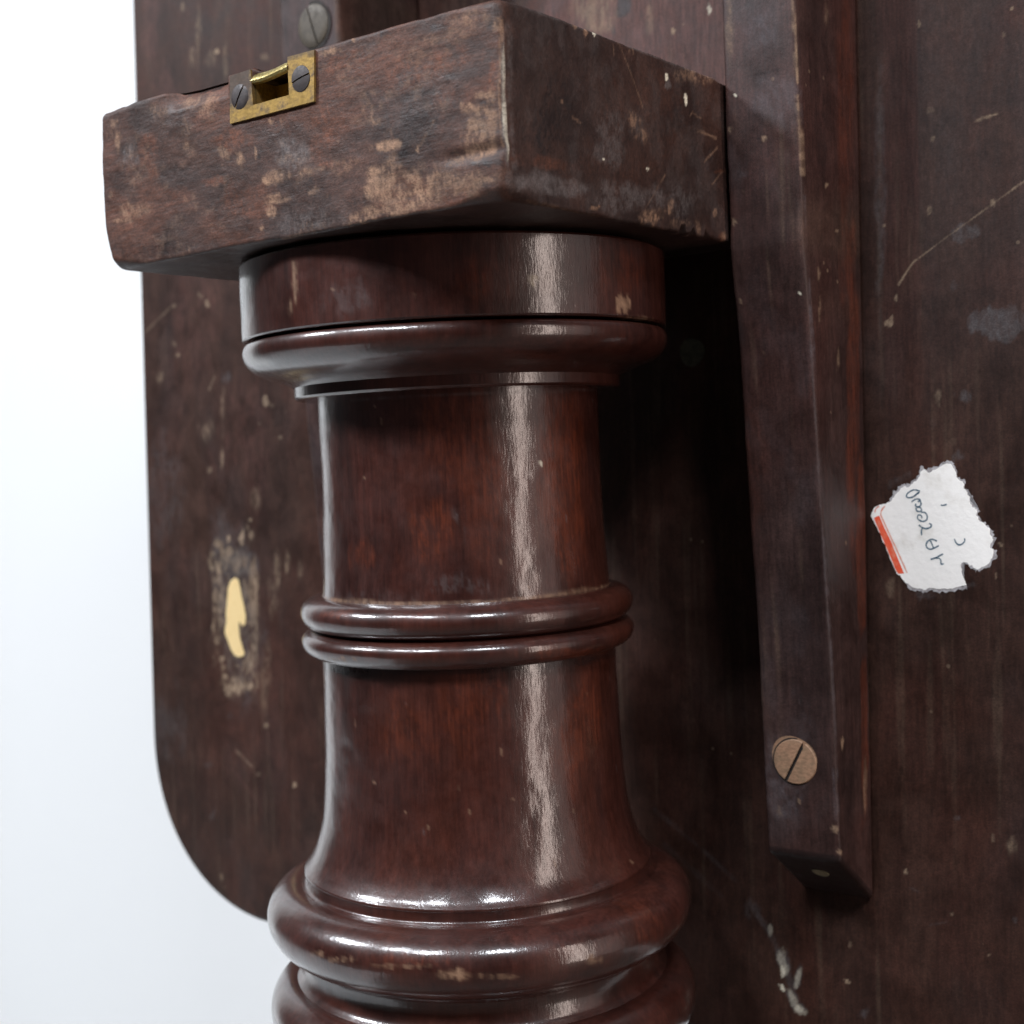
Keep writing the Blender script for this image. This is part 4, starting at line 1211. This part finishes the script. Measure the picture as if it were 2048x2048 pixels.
# ---- brass catch plate let into the block
def catch_plate():
    yf, yb = BF - 0.0007, BF + 0.0010
    out = [(-0.0200, 0.1132), (0.0140, 0.1133), (0.0150, 0.1270), (0.0046, 0.1272), (0.0045, 0.1168), (-0.0101, 0.1167),
           (-0.0104, 0.1268), (-0.0192, 0.1266)]
    bm = bmesh.new()
    f = [bm.verts.new((x, yf, z)) for x, z in out]
    b = [bm.verts.new((x, yb, z)) for x, z in out]
    n = len(out)
    bm.faces.new(f)
    bm.faces.new(b[::-1])
    for i in range(n):
        bm.faces.new((f[i], f[(i + 1) % n], b[(i + 1) % n], b[i]))
    o = from_bm("catch_plate", bm, M_BRASS, ROOT, smooth=True, bevel=0.00028, seg=2)
    # lip bent back over the top edge
    prof = [(BF + 0.0006, 0.1226), (BF - 0.0005, 0.1229), (BF - 0.0008, 0.1236), (BF - 0.0005, 0.1244), (BF + 0.0006, 0.1254),
            (BF + 0.0022, 0.1262), (BF + 0.0040, 0.1265)]
    bm = bmesh.new()
    xs = np.linspace(-0.0106, 0.0046, 13)
    rows = []
    for x in xs:
        u = (x + 0.0106) / 0.0152
        rows.append([bm.verts.new((x, y + 0.0004 * math.sin(u * 5), z + 0.0008 * u * u)) for y, z in prof])
    for a, b2 in zip(rows[:-1], rows[1:]):
        for i in range(len(prof) - 1):
            bm.faces.new((a[i], b2[i], b2[i + 1], a[i + 1]))
    r = bmesh.ops.solidify(bm, geom=bm.faces[:], thickness=-0.0007)
    from_bm("lip", bm, M_BRASS_LIP, o, smooth=True)
    # brass liner of the mortise
    bm = bmesh.new()
    x0, x1, z0, z1, y0, y1 = -0.0098, 0.0042, 0.1170, 0.1236, BF + 0.0005, BF + 0.0085
    v = [bm.verts.new(p) for p in ((x0, y0, z0), (x1, y0, z0), (x1, y0, z1), (x0, y0, z1), (x0, y1, z0), (x1, y1, z0), (x1, y1, z1), (x0, y1, z1))]
    for q in ((4, 5, 6, 7), (0, 1, 5, 4), (1, 2, 6, 5), (0, 4, 7, 3)):
        bm.faces.new([v[i] for i in q])
    from_bm("mortise_liner", bm, M_BRASS, o)
    screw("screw", (0.0094, BF - 0.0005, 0.1203), (0, -1, 0), 0.0036, 12, 0.0004, [M_IRON, M_SLOT], o, slot=0.13, dome=0.0004)
    screw("screw", (-0.0154, BF - 0.0005, 0.1200), (0, -1, 0), 0.0036, 55, 0.0003, [M_IRON, M_SLOT], o, slot=0.17, dome=0.0003)
    return o


catch_plate()

# ---- the turned column
SHAFT = lathe("column_shaft", [
    [(0.0452, 0.0352), (0.0451, 0.020), (0.0451, 0.004), (0.0455, -0.010), (0.0464, -0.0270), (0.0468, -0.0286)],
    [(0.0476, -0.0470), (0.0477, -0.055), (0.0479, -0.066), (0.0482, -0.077), (0.0487, -0.088), (0.0496, -0.097), (0.0510, -0.1045), (0.0528, -0.1100),
     (0.0550, -0.1140), (0.0564, -0.1156)],
    [(0.0564, -0.1156), (0.0567, -0.1161), (0.0563, -0.1167)],
    [(0.0563, -0.1167), (0.0561, -0.1180), (0.0563, -0.1196), (0.058, -0.1203)]],
    M_COL, ROOT, MARKS_SHAFT + [(random.choice('RRB'), random.uniform(-0.02, 0.11), random.uniform(-0.115, 0.033), random.uniform(0.0002, 0.0005), 0.0, 0.0,
                                random.uniform(0.0003, 0.0016), random.uniform(0.25, 0.5), 0.3) for _ in range(34)], 0.0455, wob=0.0005)
lathe("collar", [
    [(0.045, 0.0779), (0.052, 0.0779)], [(0.052, 0.0779), (0.052, 0.0766)],
    [(0.052, 0.0766), (0.0670, 0.0766)], [(0.0670, 0.0766), (0.0676, 0.0764), (0.0679, 0.0758)],
    [(0.0679, 0.0758), (0.0679, 0.066), (0.0678, 0.0538)], [(0.0678, 0.0538), (0.0675, 0.0532), (0.0665, 0.0531)], [(0.0665, 0.0531), (0.0645, 0.0530)]],
    M_COL, SHAFT, MARKS_COLLAR, 0.0682, wob=0.0004)
lathe("capital_moulding", [
    [(0.0645, 0.0524), (0.0664, 0.0523), (0.0672, 0.0518), (0.0678, 0.0506), (0.0680, 0.0490), (0.0675, 0.0470), (0.0662, 0.0450), (0.0640, 0.0432),
     (0.0612, 0.0419), (0.0585, 0.0410), (0.0560, 0.0402), (0.0538, 0.0392), (0.0524, 0.0383)],
    [(0.0524, 0.0383), (0.0524, 0.0353)], [(0.0524, 0.0353), (0.0520, 0.0347), (0.0514, 0.0345)], [(0.0514, 0.0345), (0.0440, 0.0347)]],
    M_COL, SHAFT, [], 0.0682, wob=0.0003)
lathe("bead_ring", [
    [(0.0455, -0.0281), (0.0490, -0.0283), (0.0513, -0.0292), (0.0530, -0.0307), (0.0538, -0.0328), (0.0535, -0.0350), (0.0524, -0.0368), (0.0508, -0.0380), (0.0490, -0.0386)]],
    M_COL, SHAFT, MARKS_BEAD, 0.0538, step=0.0005, wob=0.0003)
lathe("bead_ring", [
    [(0.0490, -0.0386), (0.0510, -0.0390), (0.0528, -0.0400), (0.0538, -0.0416), (0.0537, -0.0434), (0.0528, -0.0452), (0.0512, -0.0464), (0.0492, -0.0472), (0.0470, -0.0474)]],
    M_COL, SHAFT, MARKS_BEAD, 0.0538, step=0.0005, wob=0.0003)
lathe("base_torus", [
    [(0.0570, -0.1202), (0.0600, -0.1203), (0.0630, -0.1211), (0.0658, -0.1228), (0.0679, -0.1254), (0.0689, -0.1288), (0.0686, -0.1325), (0.0671, -0.1358),
     (0.0647, -0.1384), (0.0618, -0.1400), (0.0590, -0.1408)]],
    M_COL, SHAFT, MARKS_TORUS, 0.0695, step=0.0006, wob=0.0004)
lathe("base_torus", [
    [(0.0590, -0.1405), (0.0582, -0.1425), (0.0580, -0.1460), (0.0588, -0.1492), (0.0604, -0.1508)],
    [(0.0604, -0.1508), (0.0625, -0.1508), (0.0650, -0.1519), (0.0674, -0.1542), (0.0689, -0.1575), (0.0692, -0.1610), (0.0684, -0.1650),
     (0.0660, -0.1690), (0.0620, -0.1715), (0.0580, -0.1722)]],
    M_COL, SHAFT, [], 0.0695, step=0.0008, wob=0.0003)
lathe("lower_stem", [
    [(0.0575, -0.1722), (0.0500, -0.1770), (0.0450, -0.1900), (0.0460, -0.2200), (0.0540, -0.2700), (0.0630, -0.3300), (0.0660, -0.3900), (0.0580, -0.4500),
     (0.0480, -0.4900), (0.0560, -0.5100), (0.0700, -0.5700), (0.1200, -0.6200), (0.2000, -0.6500), (0.2100, -0.6900), (0.2050, -0.7190)]],
    M_COL, SHAFT, [], 0.06, step=0.006, seg=128)


# ---- paper label and tape stuck to the underside of the top
def on_top(x, z, lift):
    return Vector((x, Tpl(z) - lift, z))


def sheet(name, pts, lift, thick, mat, parent, jag=0.0, sub=1):
    P = []
    n = len(pts)
    for i in range(n):
        a, b = Vector(pts[i]), Vector(pts[(i + 1) % n])
        for k in range(sub):
            q = a.lerp(b, k / sub)
            if jag and k:
                q += Vector((random.uniform(-jag, jag), random.uniform(-jag, jag)))
            P.append(q)
    bm = bmesh.new()
    hi = [bm.verts.new(on_top(p.x, p.y, lift + thick)) for p in P]
    lo = [bm.verts.new(on_top(p.x, p.y, lift)) for p in P]
    f = bm.faces.new(hi)
    for i in range(len(P)):
        j = (i + 1) % len(P)
        bm.faces.new((hi[i], hi[j], lo[j], lo[i]))
    bmesh.ops.triangulate(bm, faces=[f])
    return from_bm(name, bm, mat, parent)


def ribbons(name, lines, w, lift, mat, parent, thick=0.00004):
    bm = bmesh.new()
    for ln in lines:
        q = catmull(ln, 0.0004) if len(ln) > 2 else np.array(ln, float)
        t = np.gradient(q, axis=0)
        t /= np.maximum(np.linalg.norm(t, axis=1, keepdims=True), 1e-9)
        nr = np.stack([-t[:, 1], t[:, 0]], 1)
        ww = w * (0.75 + 0.5 * np.array([random.random() for _ in q]))
        a = q + nr * ww[:, None] / 2
        b = q - nr * ww[:, None] / 2
        va = [bm.verts.new(on_top(p[0], p[1], lift + thick)) for p in a]
        vb = [bm.verts.new(on_top(p[0], p[1], lift + thick)) for p in b]
        for i in range(len(q) - 1):
            bm.faces.new((va[i], va[i + 1], vb[i + 1], vb[i]))
    return from_bm(name, bm, mat, parent)


cxl = sum(p[0] for p in LABEL) / len(LABEL)
czl = sum(p[1] for p in LABEL) / len(LABEL)
PL = sheet("paper_label", LABEL, 0.00002, 0.00022, M_PAPER, ROOT, jag=0.00022, sub=3)
PL["label"] = "torn white paper label with a red border and blue handwriting"
fz = [(cxl + (x - cxl) * 1.05, czl + (z - czl) * 1.05) for x, z in LABEL[5:75]]
sheet("torn_fibre", fz, 0.00001, 0.00006, M_FUZZ, PL, jag=0.0006, sub=3)
sheet("red_border", RED, 0.00025, 0.00003, M_RED, PL)
ribbons("red_line", [RED_LINE, RED_EDGE], 0.00045, 0.00025, M_RED_PALE, PL)
ribbons("handwriting", INK, 0.00042, 0.00030, M_INK, PL)
TP = sheet("tape_remnant", CREAM, 0.00002, 0.00015, M_CREAM, TOP, jag=0.0001, sub=2)
